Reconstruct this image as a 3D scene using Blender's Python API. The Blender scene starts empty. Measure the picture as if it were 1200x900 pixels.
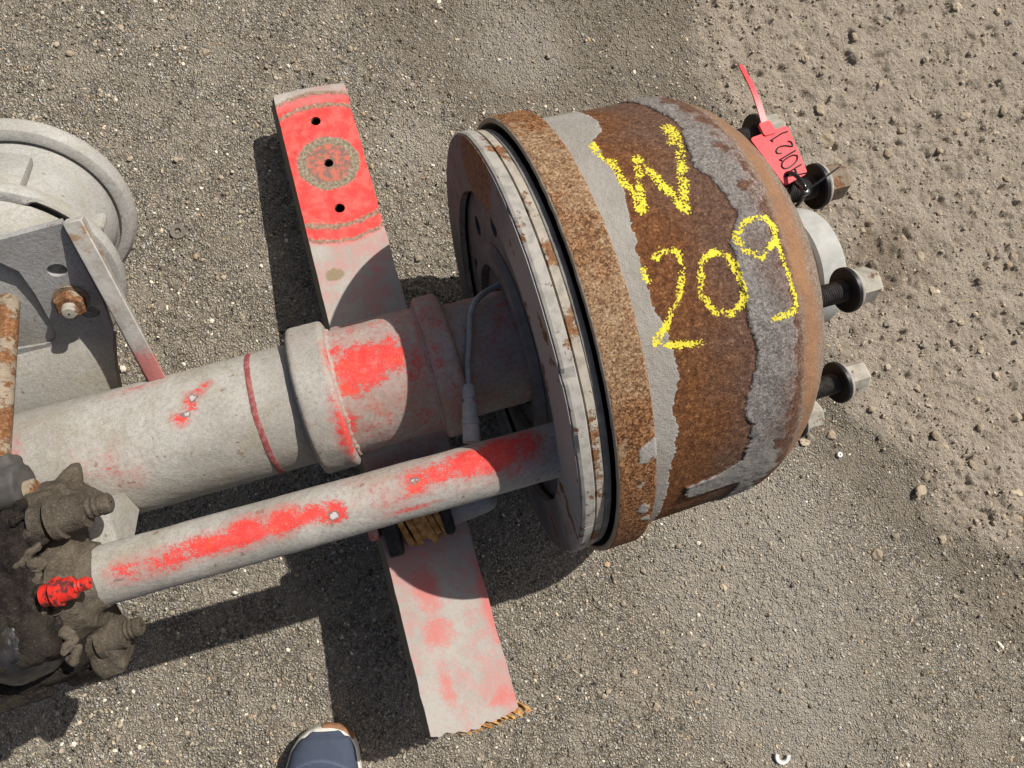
import bpy, bmesh, math, random
import numpy as np
from mathutils import Vector, Matrix, noise as mnoise

scene = bpy.context.scene
R_ = math.radians
rng = np.random.default_rng(7)
random.seed(7)

# ------------------------------------------------------------------ camera
cam_d = bpy.data.cameras.new('camera')
cam_d.sensor_width = 36.0
cam_d.lens = 24.96
cam_d.clip_start = 0.02
cam_d.clip_end = 400.0
cam = bpy.data.objects.new('camera', cam_d)
scene.collection.objects.link(cam)
CR = ((0.949842, 0.266359, -0.163871), (-0.286060, 0.951750, -0.111093), (0.126373, 0.152398, 0.980206))
M = Matrix(CR).to_4x4()
M.translation = (0.0, -0.126, 1.0)
cam.matrix_world = M
scene.camera = cam

# ------------------------------------------------------------------ sky and sun
SUN = Vector((0.695, 0.282, 1.0)).normalized()
world = bpy.data.worlds.new('World')
scene.world = world
world.use_nodes = True
wn = world.node_tree.nodes
wn.clear()
sky = wn.new('ShaderNodeTexSky')
sky.sky_type = 'NISHITA'
sky.sun_disc = False
sky.air_density = 0.8
sky.dust_density = 4.0
sky.ozone_density = 0.6
sky.sun_elevation = math.asin(SUN.z)
sky.sun_rotation = math.atan2(SUN.x, SUN.y)
bg = wn.new('ShaderNodeBackground')
bg.inputs['Strength'].default_value = 0.068
wo = wn.new('ShaderNodeOutputWorld')
world.node_tree.links.new(sky.outputs[0], bg.inputs[0])
world.node_tree.links.new(bg.outputs[0], wo.inputs[0])
sun_d = bpy.data.lights.new('sun', 'SUN')
sun_d.energy = 5.0
sun_d.angle = R_(0.5)
sun_d.color = (1.0, 0.95, 0.875)
sun = bpy.data.objects.new('sun', sun_d)
scene.collection.objects.link(sun)
sun.location = (3, 1.2, 4)
sun.rotation_euler = (-SUN).to_track_quat('-Z', 'Y').to_euler()
scene.view_settings.view_transform = 'Standard'
scene.view_settings.look = 'None'
scene.view_settings.gamma = 1.0
scene.view_settings.exposure = 0.02
scene.view_settings.use_curve_mapping = False

# ------------------------------------------------------------------ numpy noise
def _h(i, j, k, s):
    n = (i * 374761393 + j * 668265263 + k * 1274126177 + s * 982451653) & 0xffffffff
    n = ((n ^ (n >> 13)) * 1274126177) & 0xffffffff
    n = n ^ (n >> 16)
    return (n & 0xffffff) / float(0xffffff)
def vnoise(p, seed=0):
    p = np.asarray(p, float)
    i = np.floor(p).astype(np.int64)
    f = p - i
    f = f * f * f * (f * (f * 6 - 15) + 10)
    out = 0
    for dx in (0, 1):
        wx = f[..., 0] if dx else 1 - f[..., 0]
        for dy in (0, 1):
            wy = f[..., 1] if dy else 1 - f[..., 1]
            for dz in (0, 1):
                wz = f[..., 2] if dz else 1 - f[..., 2]
                out = out + wx * wy * wz * _h(i[..., 0] + dx, i[..., 1] + dy, i[..., 2] + dz, seed)
    return out * 2 - 1
def fbm(p, scale, octaves=3, seed=0, gain=0.5):
    a, s, t = 1.0, 0.0, 0.0
    q = np.asarray(p, float) * scale
    for o in range(octaves):
        s = s + a * vnoise(q + 17.3 * o, seed + o)
        t += a
        a *= gain
        q = q * 2.03
    return s / t
def sstep(a, b, x):
    t = np.clip((x - a) / (b - a), 0, 1)
    return t * t * (3 - 2 * t)

# ------------------------------------------------------------------ node helper
class Mat:
    def __init__(s, name, rough=0.8, metal=0.0, spec=0.3):
        s.m = bpy.data.materials.new(name)
        s.m.use_nodes = True
        s.nt = s.m.node_tree
        s.nt.nodes.clear()
        s.out = s.nt.nodes.new('ShaderNodeOutputMaterial')
        s.b = s.nt.nodes.new('ShaderNodeBsdfPrincipled')
        s.nt.links.new(s.b.outputs[0], s.out.inputs[0])
        s.b.inputs['Roughness'].default_value = rough
        s.b.inputs['Metallic'].default_value = metal
        s.b.inputs['Specular IOR Level'].default_value = spec
        s.tc = s.nt.nodes.new('ShaderNodeTexCoord')
        s.co = s.tc.outputs['Object']
    def put(s, sock, v):
        if v is None:
            return
        if isinstance(v, bpy.types.NodeSocket):
            s.nt.links.new(v, sock)
        elif isinstance(v, (tuple, list)) and sock.type == 'RGBA' and len(v) == 3:
            sock.default_value = (*v, 1)
        else:
            sock.default_value = v
    def noise(s, scale, detail=4, rough=0.55, co=None, dist=0.0, out=0):
        n = s.nt.nodes.new('ShaderNodeTexNoise')
        s.put(n.inputs['Vector'], co or s.co)
        n.inputs['Scale'].default_value = scale
        n.inputs['Detail'].default_value = detail
        n.inputs['Roughness'].default_value = rough
        n.inputs['Distortion'].default_value = dist
        return n.outputs[out]
    def vor(s, scale, feature='F1', co=None, out='Distance', rand=1.0):
        n = s.nt.nodes.new('ShaderNodeTexVoronoi')
        n.feature = feature
        s.put(n.inputs['Vector'], co or s.co)
        n.inputs['Scale'].default_value = scale
        n.inputs['Randomness'].default_value = rand
        return n.outputs[out]
    def ramp(s, fac, stops, interp='LINEAR'):
        n = s.nt.nodes.new('ShaderNodeValToRGB')
        n.color_ramp.interpolation = interp
        e = n.color_ramp.elements
        while len(e) < len(stops):
            e.new(0.5)
        for k, (p, c) in enumerate(stops):
            e[k].position = p
            c = (c, c, c) if isinstance(c, (int, float)) else c
            e[k].color = (*c, 1)
        s.put(n.inputs[0], fac)
        return n.outputs[0]
    def step(s, v, a, b):
        n = s.nt.nodes.new('ShaderNodeMapRange')
        n.interpolation_type = 'SMOOTHSTEP'
        s.put(n.inputs[0], v)
        n.inputs[1].default_value = a
        n.inputs[2].default_value = b
        return n.outputs[0]
    def math(s, op, a, b=None, clamp=False):
        n = s.nt.nodes.new('ShaderNodeMath')
        n.operation = op
        n.use_clamp = clamp
        s.put(n.inputs[0], a)
        if b is not None:
            s.put(n.inputs[1], b)
        return n.outputs[0]
    def add(s, a, b): return s.math('ADD', a, b)
    def mul(s, a, b): return s.math('MULTIPLY', a, b)
    def mx(s, a, b): return s.math('MAXIMUM', a, b)
    def mn(s, a, b): return s.math('MINIMUM', a, b)
    def mix(s, f, a, b, mode='MIX'):
        n = s.nt.nodes.new('ShaderNodeMix')
        n.data_type = 'RGBA'
        n.blend_type = mode
        s.put(n.inputs[0], f)
        s.put(n.inputs[6], a)
        s.put(n.inputs[7], b)
        return n.outputs[2]
    def attr(s, name, out='Fac'):
        n = s.nt.nodes.new('ShaderNodeAttribute')
        n.attribute_name = name
        return n.outputs[out]
    def xyz(s, co=None):
        n = s.nt.nodes.new('ShaderNodeSeparateXYZ')
        s.put(n.inputs[0], co or s.co)
        return n.outputs
    def vmap(s, loc=(0, 0, 0), rot=(0, 0, 0), sc=(1, 1, 1), co=None):
        n = s.nt.nodes.new('ShaderNodeMapping')
        s.put(n.inputs[0], co or s.co)
        n.inputs[1].default_value = loc
        n.inputs[2].default_value = rot
        n.inputs[3].default_value = sc
        return n.outputs[0]
    def dist(s, p, sc=(1, 1, 1)):
        n = s.nt.nodes.new('ShaderNodeVectorMath')
        n.operation = 'SUBTRACT'
        s.put(n.inputs[0], s.co)
        n.inputs[1].default_value = p
        m = s.nt.nodes.new('ShaderNodeVectorMath')
        m.operation = 'MULTIPLY'
        s.nt.links.new(n.outputs[0], m.inputs[0])
        m.inputs[1].default_value = sc
        l = s.nt.nodes.new('ShaderNodeVectorMath')
        l.operation = 'LENGTH'
        s.nt.links.new(m.outputs[0], l.inputs[0])
        return l.outputs['Value']
    def warp(s, scale, amt, co=None):
        n = s.nt.nodes.new('ShaderNodeTexNoise')
        s.put(n.inputs['Vector'], co or s.co)
        n.inputs['Scale'].default_value = scale
        n.inputs['Detail'].default_value = 3
        a = s.nt.nodes.new('ShaderNodeVectorMath'); a.operation = 'MULTIPLY_ADD'
        s.nt.links.new(n.outputs['Color'], a.inputs[0])
        a.inputs[1].default_value = (amt, amt, amt)
        s.put(a.inputs[2], co or s.co)
        return a.outputs[0]
    def bump(s, h, dist, strength=1.0, normal=None):
        n = s.nt.nodes.new('ShaderNodeBump')
        n.inputs['Strength'].default_value = strength
        n.inputs['Distance'].default_value = dist
        s.put(n.inputs['Height'], h)
        if normal is not None:
            s.put(n.inputs['Normal'], normal)
        return n.outputs[0]
    def done(s, color, normal=None, rough=None):
        s.put(s.b.inputs['Base Color'], color)
        if normal is not None:
            s.put(s.b.inputs['Normal'], normal)
        if rough is not None:
            s.put(s.b.inputs['Roughness'], rough)
        return s.m

DUST = (0.41, 0.395, 0.358)
DUST2 = (0.32, 0.303, 0.268)
RED = (0.67, 0.045, 0.037)
RED2 = (0.36, 0.07, 0.065)

def dusty_paint(name, use_red=True, dust=DUST, dust2=DUST2, thr=0.5, spec=0.25, stretch=1.0):
    """grey road dust over red paint; attribute 'red' says where the paint is worn clean"""
    g = Mat(name, 0.78, spec=spec)
    big = g.noise(11, 5, 0.6)
    fine = g.noise(260, 5, 0.7)
    sco = g.vmap(sc=(stretch, 1, 1)) if stretch != 1.0 else None
    mid = g.noise(70, 6, 0.70, co=sco)
    grain = g.noise(720, 3, 0.6)
    c = g.mix(g.step(big, 0.36, 0.64), dust, dust2)
    olive = tuple(v * k for v, k in zip(dust2, (0.92, 0.86, 0.72)))
    c = g.mix(g.mul(g.step(g.noise(17, 5, 0.65, dist=0.6), 0.48, 0.66), 0.6), c, olive)
    c = g.mix(g.mul(g.step(fine, 0.42, 0.70), 0.5), c, tuple(v * 0.62 for v in dust2))
    c = g.mix(g.mul(g.step(grain, 0.56, 0.72), 0.55), c, tuple(min(0.6, v * 1.4) for v in dust))
    c = g.mix(g.mul(g.step(grain, 0.42, 0.30), 0.5), c, tuple(v * 0.5 for v in dust2))
    # sparse dark pocks and rust freckles
    c = g.mix(g.mul(g.step(g.noise(95, 2, 0.5), 0.69, 0.74), 0.6), c, (0.15, 0.08, 0.045))
    h = g.add(g.add(g.mul(fine, 0.5), g.mul(mid, 0.8)), g.mul(grain, 0.25))
    rough = None
    if use_red:
        r = g.attr('red')
        speck = g.add(g.mul(g.add(fine, -0.5), 0.8), g.mul(g.add(grain, -0.5), 1.1))
        v = g.add(r, g.add(g.mul(g.add(mid, -0.5), 1.2), speck))
        film = g.step(g.add(r, g.add(g.mul(g.add(big, -0.5), 0.5), g.add(g.mul(g.add(mid, -0.5), 0.9), g.mul(speck, 0.8)))), thr - 0.42, thr + 0.20)
        clean = g.step(v, thr + 0.0, thr + 0.16)
        c = g.mix(g.mul(film, 0.58), c, (0.50, 0.125, 0.11))
        rc = g.mix(g.mul(g.step(g.noise(150, 4, 0.65), 0.45, 0.7), 0.55), RED, (0.72, 0.14, 0.12))
        rc = g.mix(g.mul(g.step(g.noise(48, 4, 0.6, dist=1.0), 0.54, 0.62), 0.5), rc, (0.80, 0.075, 0.025))
        rc = g.mix(g.mul(g.step(grain, 0.60, 0.70), 0.55), rc, (0.55, 0.36, 0.33))
        rc = g.mix(g.mul(g.step(grain, 0.38, 0.30), 0.5), rc, (0.30, 0.02, 0.02))
        c = g.mix(g.mul(clean, 0.95), c, rc)
        ch = g.attr('chip')
        cv = g.add(ch, g.mul(g.add(g.noise(150, 3, 0.6), -0.5), 1.1))
        c = g.mix(g.mul(g.step(cv, 0.40, 0.44), 0.8), c, (0.16, 0.14, 0.13))
        c = g.mix(g.step(cv, 0.55, 0.62), c, (0.50, 0.475, 0.475))
        h = g.add(h, g.mul(clean, -0.30))
        rough = g.mix(clean, (0.82, 0.82, 0.82), (0.5, 0.5, 0.5))
    return g.done(c, g.bump(h, 0.0016, 0.65), rough)

def plain(name, c1, c2, scale=60, rough=0.7, bump=0.0006, metal=0.0, spec=0.3, bscale=None, strength=0.6):
    g = Mat(name, rough, metal, spec)
    n = g.noise(scale, 5, 0.65)
    c = g.mix(g.step(n, 0.35, 0.65), c1, c2)
    b = g.noise(bscale or scale * 3, 4, 0.6)
    return g.done(c, g.bump(b, bump, strength))

def rusty(name, c_paint, amount=0.5, scale=30):
    g = Mat(name, 0.8)
    n = g.noise(scale, 5, 0.65)
    f = g.noise(300, 4, 0.7)
    rust = g.ramp(f, [(0.3, (0.075, 0.035, 0.018)), (0.5, (0.19, 0.085, 0.034)), (0.7, (0.34, 0.185, 0.09))])
    paint = g.mix(g.step(g.noise(90, 4, 0.6), 0.4, 0.7), c_paint, tuple(v * 0.72 for v in c_paint))
    m = g.step(g.add(n, g.mul(g.add(f, -0.5), 0.22)), amount - 0.035, amount + 0.035)
    c = g.mix(m, rust, paint)
    return g.done(c, g.bump(g.add(g.mul(f, 0.5), g.mul(m, 0.7)), 0.0012, 0.6))

MT = {}
MT['paint'] = dusty_paint('dusty_red_paint')
MT['cam'] = dusty_paint('scuffed_red_tube_paint', stretch=0.35)
MT['dust'] = dusty_paint('dusty_grey_paint', use_red=False)
MT['chamber'] = dusty_paint('pale_dusty_casting', use_red=False, dust=(0.42, 0.41, 0.385), dust2=(0.33, 0.325, 0.30))
MT['plate_grey'] = dusty_paint('bracket_grey', use_red=False, dust=(0.37, 0.365, 0.355), dust2=(0.28, 0.275, 0.265))
MT['shield'] = rusty('peeling_shield_paint', (0.36, 0.34, 0.305), 0.39, 38)
MT['ring'] = rusty('peeling_ring_paint', (0.38, 0.34, 0.28), 0.46, 30)
MT['shield_dark'] = plain('dark_grey_casting', (0.10, 0.10, 0.105), (0.15, 0.15, 0.15), 40, 0.7)
MT['hub'] = plain('pale_hub_paint', (0.42, 0.425, 0.40), (0.33, 0.33, 0.305), 30, 0.6, 0.0003)
MT['hub2'] = rusty('hub_body', (0.36, 0.35, 0.30), 0.42, 40)
MT['black'] = plain('black_steel', (0.012, 0.012, 0.012), (0.022, 0.021, 0.02), 80, 0.45, 0.0002)  # near-black paints in the shadow on the washers' inner faces
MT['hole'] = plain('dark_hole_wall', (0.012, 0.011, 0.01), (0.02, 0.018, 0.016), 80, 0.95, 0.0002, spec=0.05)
MT['thread'] = plain('blackened_thread', (0.03, 0.027, 0.025), (0.06, 0.055, 0.05), 200, 0.5, 0.0003, metal=0.3)
MT['nut'] = rusty('dusty_steel_nut', (0.40, 0.37, 0.31), 0.38, 70)
MT['nutrust'] = rusty('brown_rusty_nut', (0.25, 0.195, 0.14), 0.45, 70)
MT['washer_pale'] = plain('pale_washer_rim', (0.40, 0.38, 0.34), (0.28, 0.26, 0.23), 120, 0.6)
MT['rust'] = rusty('rusty_rod', (0.30, 0.245, 0.18), 0.55, 40)
MT['rust_lam'] = plain('rust_laminate', (0.30, 0.13, 0.03), (0.55, 0.32, 0.12), 150, 0.8, 0.001)
MT['rust_dark'] = plain('dark_grease', (0.014, 0.013, 0.012), (0.035, 0.032, 0.029), 120, 0.5, 0.0015)
MT['rubber'] = plain('grey_cable', (0.30, 0.30, 0.295), (0.42, 0.415, 0.40), 120, 0.6, 0.0003)
MT['connector'] = plain('grey_connector', (0.38, 0.37, 0.355), (0.48, 0.465, 0.44), 120, 0.65, 0.0003)

def mud_mat(name, a, b, c3):
    g = Mat(name, 0.9, spec=0.12)
    n = g.noise(35, 6, 0.65)
    f = g.noise(220, 5, 0.7)
    c = g.mix(g.step(n, 0.36, 0.62), a, b)
    c = g.mix(g.mul(g.step(f, 0.5, 0.72), 0.6), c, c3)
    gr = g.noise(600, 3, 0.6)
    c = g.mix(g.mul(g.step(gr, 0.58, 0.70), 0.5), c, tuple(v * 1.5 for v in c3))
    c = g.mix(g.mul(g.step(gr, 0.42, 0.32), 0.6), c, tuple(v * 0.4 for v in b))
    return g.done(c, g.bump(g.add(g.mul(n, 0.8), g.add(g.mul(f, 0.6), g.mul(gr, 0.3))), 0.0035, 0.8))
MT['mud'] = mud_mat('dried_mud', (0.115, 0.096, 0.073), (0.075, 0.062, 0.047), (0.165, 0.14, 0.108))
MT['mud_dark'] = mud_mat('greasy_mud', (0.012, 0.010, 0.009), (0.033, 0.027, 0.022), (0.06, 0.05, 0.04))
MT['clevis'] = rusty('dark_oily_clevis', (0.085, 0.08, 0.075), 0.36, 40)
MT['mud_black'] = plain('oily_black', (0.008, 0.008, 0.009), (0.03, 0.028, 0.027), 50, 0.35, 0.0015, spec=0.4)

def redbolt():
    g = Mat('red_bolt_paint', 0.45)
    n = g.noise(170, 5, 0.7)
    c = g.mix(g.step(n, 0.46, 0.58), (0.62, 0.03, 0.018), (0.10, 0.03, 0.03))
    return g.done(c, g.bump(n, 0.001, 0.5))
MT['redbolt'] = redbolt()

# ------------------------------------------------------------------ mesh helpers
COL = scene.collection
def link(name, me, mat, parent=None):
    o = bpy.data.objects.new(name, me)
    COL.objects.link(o)
    if mat is not None:
        me.materials.clear()
        me.materials.append(mat if isinstance(mat, bpy.types.Material) else MT[mat])
    if parent is not None:
        o.parent = parent
    return o
def tag(o, label, cat=None, group=None):
    o['label'] = label
    if cat:
        o['category'] = cat
    if group:
        o['group'] = group
    return o
def empty(name, loc=(0, 0, 0)):
    o = bpy.data.objects.new(name, None)
    o.empty_display_size = 0.05
    o.location = loc
    COL.objects.link(o)
    return o
def np_mesh(name, V, F, smooth=True, sharp=None):
    V = np.asarray(V, np.float32).reshape(-1, 3)
    F = np.asarray(F, np.int32)
    if name not in ('ground', 'gravel', 'stone'):
        # make faces look outwards
        q = V[F].astype(float)
        nn = np.cross(q[:, 1] - q[:, 0], q[:, 2] - q[:, 0])
        cc = q.mean(1)
        if ((cc - cc.mean(0)) * nn).sum() < 0:
            F = F[:, ::-1]
    me = bpy.data.meshes.new(name)
    k = F.shape[1]
    me.vertices.add(len(V))
    me.vertices.foreach_set('co', V.ravel())
    me.loops.add(F.size)
    me.loops.foreach_set('vertex_index', np.ascontiguousarray(F).ravel())
    me.polygons.add(len(F))
    me.polygons.foreach_set('loop_start', np.arange(0, F.size, k, dtype=np.int32))
    me.polygons.foreach_set('loop_total', np.full(len(F), k, np.int32))
    me.polygons.foreach_set('use_smooth', np.full(len(F), smooth, bool))
    me.update(calc_edges=True)
    if sharp is not None:
        me.set_sharp_from_angle(angle=R_(sharp))
    return me
def fattr(me, name, vals):
    a = me.attributes.new(name, 'FLOAT', 'POINT')
    a.data.foreach_set('value', np.asarray(vals, np.float32).ravel())
def grid_faces(n, m, wu=False, wv=False):
    i = np.arange(n if wu else n - 1)[:, None]
    j = np.arange(m if wv else m - 1)[None, :]
    a = i * m + j
    b = ((i + 1) % n) * m + j
    c = ((i + 1) % n) * m + (j + 1) % m
    d = i * m + (j + 1) % m
    return np.stack([a + 0 * j, b + 0 * j, c + 0 * i, d + 0 * i], -1).reshape(-1, 4)
def frame(axis, ref=(0, 0, 1)):
    a = Vector(axis).normalized()
    r = Vector(ref)
    if abs(a.dot(r)) > 0.95:
        r = Vector((0, 1, 0))
    s = r.cross(a).normalized()
    u = a.cross(s).normalized()
    return np.array(a), np.array(u), np.array(s)
def lathe_pts(prof, origin, axis, n, ref=(0, 0, 1), a0=0.0, a1=2 * math.pi, endpoint=False):
    """angle 0 = ref side ; returns (len(prof), n, 3)"""
    a, u, s = frame(axis, ref)
    prof = np.asarray(prof, float)
    ph = np.linspace(a0, a1, n, endpoint=endpoint)
    rad = np.cos(ph)[:, None] * u + np.sin(ph)[:, None] * s
    return np.asarray(origin) + prof[:, 0][:, None, None] * a + prof[:, 1][:, None, None] * rad[None]
def lathe(name, prof, origin, axis, mat, parent, n=64, sharp=35, closed=False, ref=(0, 0, 1), smooth=True):
    P = lathe_pts(prof, origin, axis, n, ref)
    F = grid_faces(P.shape[0], n, wu=closed, wv=True)[:, ::-1]
    me = np_mesh(name, P, F, smooth, sharp)
    return link(name, me, mat, parent)
def bm_obj(name, bm, mat, parent=None, smooth=True, sharp=35):
    bmesh.ops.recalc_face_normals(bm, faces=bm.faces)
    me = bpy.data.meshes.new(name)
    bm.to_mesh(me)
    bm.free()
    if smooth:
        for p in me.polygons:
            p.use_smooth = True
        me.set_sharp_from_angle(angle=R_(sharp))
    return link(name, me, mat, parent)
def rbox(bm, size, mw, bevel=0.002, seg=2):
    t = bmesh.new()
    bmesh.ops.create_cube(t, size=1.0, matrix=Matrix.Diagonal((*size, 1)))
    if bevel > 0:
        bmesh.ops.bevel(t, geom=list(t.edges), offset=bevel, segments=seg, profile=0.5, affect='EDGES')
    bmesh.ops.transform(t, matrix=mw, verts=t.verts)
    me = bpy.data.meshes.new('tmp')
    t.to_mesh(me)
    t.free()
    bm.from_mesh(me)
    bpy.data.meshes.remove(me)
def bcyl(bm, p0, p1, r0, r1=None, seg=24):
    p0, p1 = Vector(p0), Vector(p1)
    d = p1 - p0
    q = d.to_track_quat('Z', 'Y').to_matrix().to_4x4()
    q.translation = (p0 + p1) / 2
    bmesh.ops.create_cone(bm, cap_ends=True, cap_tris=False, segments=seg, radius1=r0, radius2=r0 if r1 is None else r1, depth=d.length, matrix=q)
def basis(o, x, y, z):
    m = Matrix((x, y, z)).transposed().to_4x4()
    m.translation = o
    return m
def poly_prism(name, outer, holes, thick, mw, mat, parent, bevel=0.0):
    """flat plate with real holes: outline and holes in local XY, top at z=0, body to z=-thick"""
    bm = bmesh.new()
    edges = []
    for loop in [outer] + holes:
        vs = [bm.verts.new((x, y, 0)) for x, y in loop]
        for i in range(len(vs)):
            edges.append(bm.edges.new((vs[i], vs[(i + 1) % len(vs)])))
    res = bmesh.ops.triangle_fill(bm, use_beauty=True, use_dissolve=False, edges=edges, normal=(0, 0, 1))
    faces = [g for g in res['geom'] if isinstance(g, bmesh.types.BMFace)]
    ext = bmesh.ops.extrude_face_region(bm, geom=faces)
    vs = [g for g in ext['geom'] if isinstance(g, bmesh.types.BMVert)]
    bmesh.ops.translate(bm, vec=(0, 0, -thick), verts=vs)
    bmesh.ops.recalc_face_normals(bm, faces=bm.faces)
    me = bpy.data.meshes.new(name)
    bm.to_mesh(me)
    bm.free()
    o = link(name, me, mat, parent)
    o.matrix_local = mw
    return o
def circle(cx, cy, rx, ry=None, n=28):
    ry = ry or rx
    return [(cx + rx * math.cos(2 * math.pi * i / n), cy + ry * math.sin(2 * math.pi * i / n)) for i in range(n)]
def sweep(name, pts, rad, mat, parent, n=12, sub=8):
    """smooth tube through points; rad = number or list"""
    P = [Vector(p) for p in pts]
    rr = rad if isinstance(rad, (list, tuple)) else [rad] * len(P)
    C, Rr = [], []
    for i in range(len(P) - 1):
        p0, p1, p2, p3 = P[max(i - 1, 0)], P[i], P[i + 1], P[min(i + 2, len(P) - 1)]
        for k in range(sub):
            t = k / sub
            C.append(0.5 * ((2 * p1) + (p2 - p0) * t + (2 * p0 - 5 * p1 + 4 * p2 - p3) * t * t + (3 * p1 - p0 - 3 * p2 + p3) * t ** 3))
            Rr.append(rr[i] * (1 - t) + rr[i + 1] * t)
    C.append(P[-1]); Rr.append(rr[-1])
    V = []
    up = None
    for i, c in enumerate(C):
        t = (C[min(i + 1, len(C) - 1)] - C[max(i - 1, 0)]).normalized()
        if up is None:
            up = t.orthogonal().normalized()
        up = (up - t * up.dot(t)).normalized()
        s = t.cross(up)
        V.append([c + (up * math.cos(a) + s * math.sin(a)) * Rr[i] for a in np.linspace(0, 2 * math.pi, n, endpoint=False)])
    V = np.array([[tuple(v) for v in row] for row in V])
    F = grid_faces(len(C), n, wv=True)
    k = len(C) * n
    V = np.concatenate([V.reshape(-1, 3), [tuple(C[0])], [tuple(C[-1])]])
    caps = [[(j + 1) % n, j, k, k] for j in range(n)] + [[(len(C) - 1) * n + j, (len(C) - 1) * n + (j + 1) % n, k + 1, k + 1] for j in range(n)]
    bm = bmesh.new()
    bv = [bm.verts.new(v) for v in V]
    for f in F:
        bm.faces.new([bv[i] for i in f])
    for f in caps:
        bm.faces.new([bv[i] for i in f[:3]])
    return bm_obj(name, bm, mat, parent, sharp=50)
def remesh_obj(name, bm, voxel, mat, parent, amp=0.0, scale=40, smooth_it=2, seed=3, amp2=0.0):
    """fuse the shapes in bm into one lumpy casting"""
    me = bpy.data.meshes.new('tmp')
    bm.to_mesh(me)
    bm.free()
    t = bpy.data.objects.new('tmp', me)
    COL.objects.link(t)
    md = t.modifiers.new('r', 'REMESH')
    md.mode = 'VOXEL'
    md.voxel_size = voxel
    if smooth_it:
        sm = t.modifiers.new('s', 'SMOOTH')
        sm.iterations = smooth_it
        sm.factor = 0.5
    dg = bpy.context.evaluated_depsgraph_get()
    ev = bpy.data.meshes.new_from_object(t.evaluated_get(dg))
    bpy.data.objects.remove(t)
    bpy.data.meshes.remove(me)
    ev.name = name
    n = len(ev.vertices)
    co = np.empty(n * 3, np.float32); ev.vertices.foreach_get('co', co)
    no = np.empty(n * 3, np.float32); ev.vertices.foreach_get('normal', no)
    co = co.reshape(-1, 3); no = no.reshape(-1, 3)
    d = amp * fbm(co, scale, 4, seed)
    if amp2:
        d = d + amp2 * np.minimum(0, fbm(co, scale * 2.2, 3, seed + 9) + 0.1) * 2
    co = co + no * d[:, None]
    ev.vertices.foreach_set('co', co.ravel().astype(np.float32))
    ev.polygons.foreach_set('use_smooth', np.ones(len(ev.polygons), bool))
    ev.update()
    o = link(name, ev, mat, parent)
    return o, co
def hexnut(name, c, axis, r, h, mat, parent, rot=0.3, dome=0.0):
    """hexagonal nut with chamfered corners"""
    a, u, s = frame(axis)
    bm = bmesh.new()
    rings = []
    for d, k in ((0, 0.93), (h * 0.08, 1.0), (h * 0.86, 1.0), (h, 0.86)):
        ring = []
        for i in range(6):
            t = rot + i * math.pi / 3
            ring.append(bm.verts.new(tuple(np.asarray(c) + a * d + r * k * (math.cos(t) * u + math.sin(t) * s))))
        rings.append(ring)
    for q in range(3):
        for i in range(6):
            bm.faces.new((rings[q][i], rings[q][(i + 1) % 6], rings[q + 1][(i + 1) % 6], rings[q + 1][i]))
    bm.faces.new(rings[0]); bm.faces.new(rings[-1])
    return bm_obj(name, bm, mat, parent, smooth=False)
def thread_prof(x0, x1, r, pitch=0.0022, depth=0.0007):
    pr, x, k = [(x0, 0.0001), (x0, r - depth)], x0, 0
    while x < x1:
        pr.append((x, r - (depth if k % 2 else 0)))
        x += pitch / 2
        k += 1
    pr += [(x1, r - depth), (x1, 0.0001)]
    return pr

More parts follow.
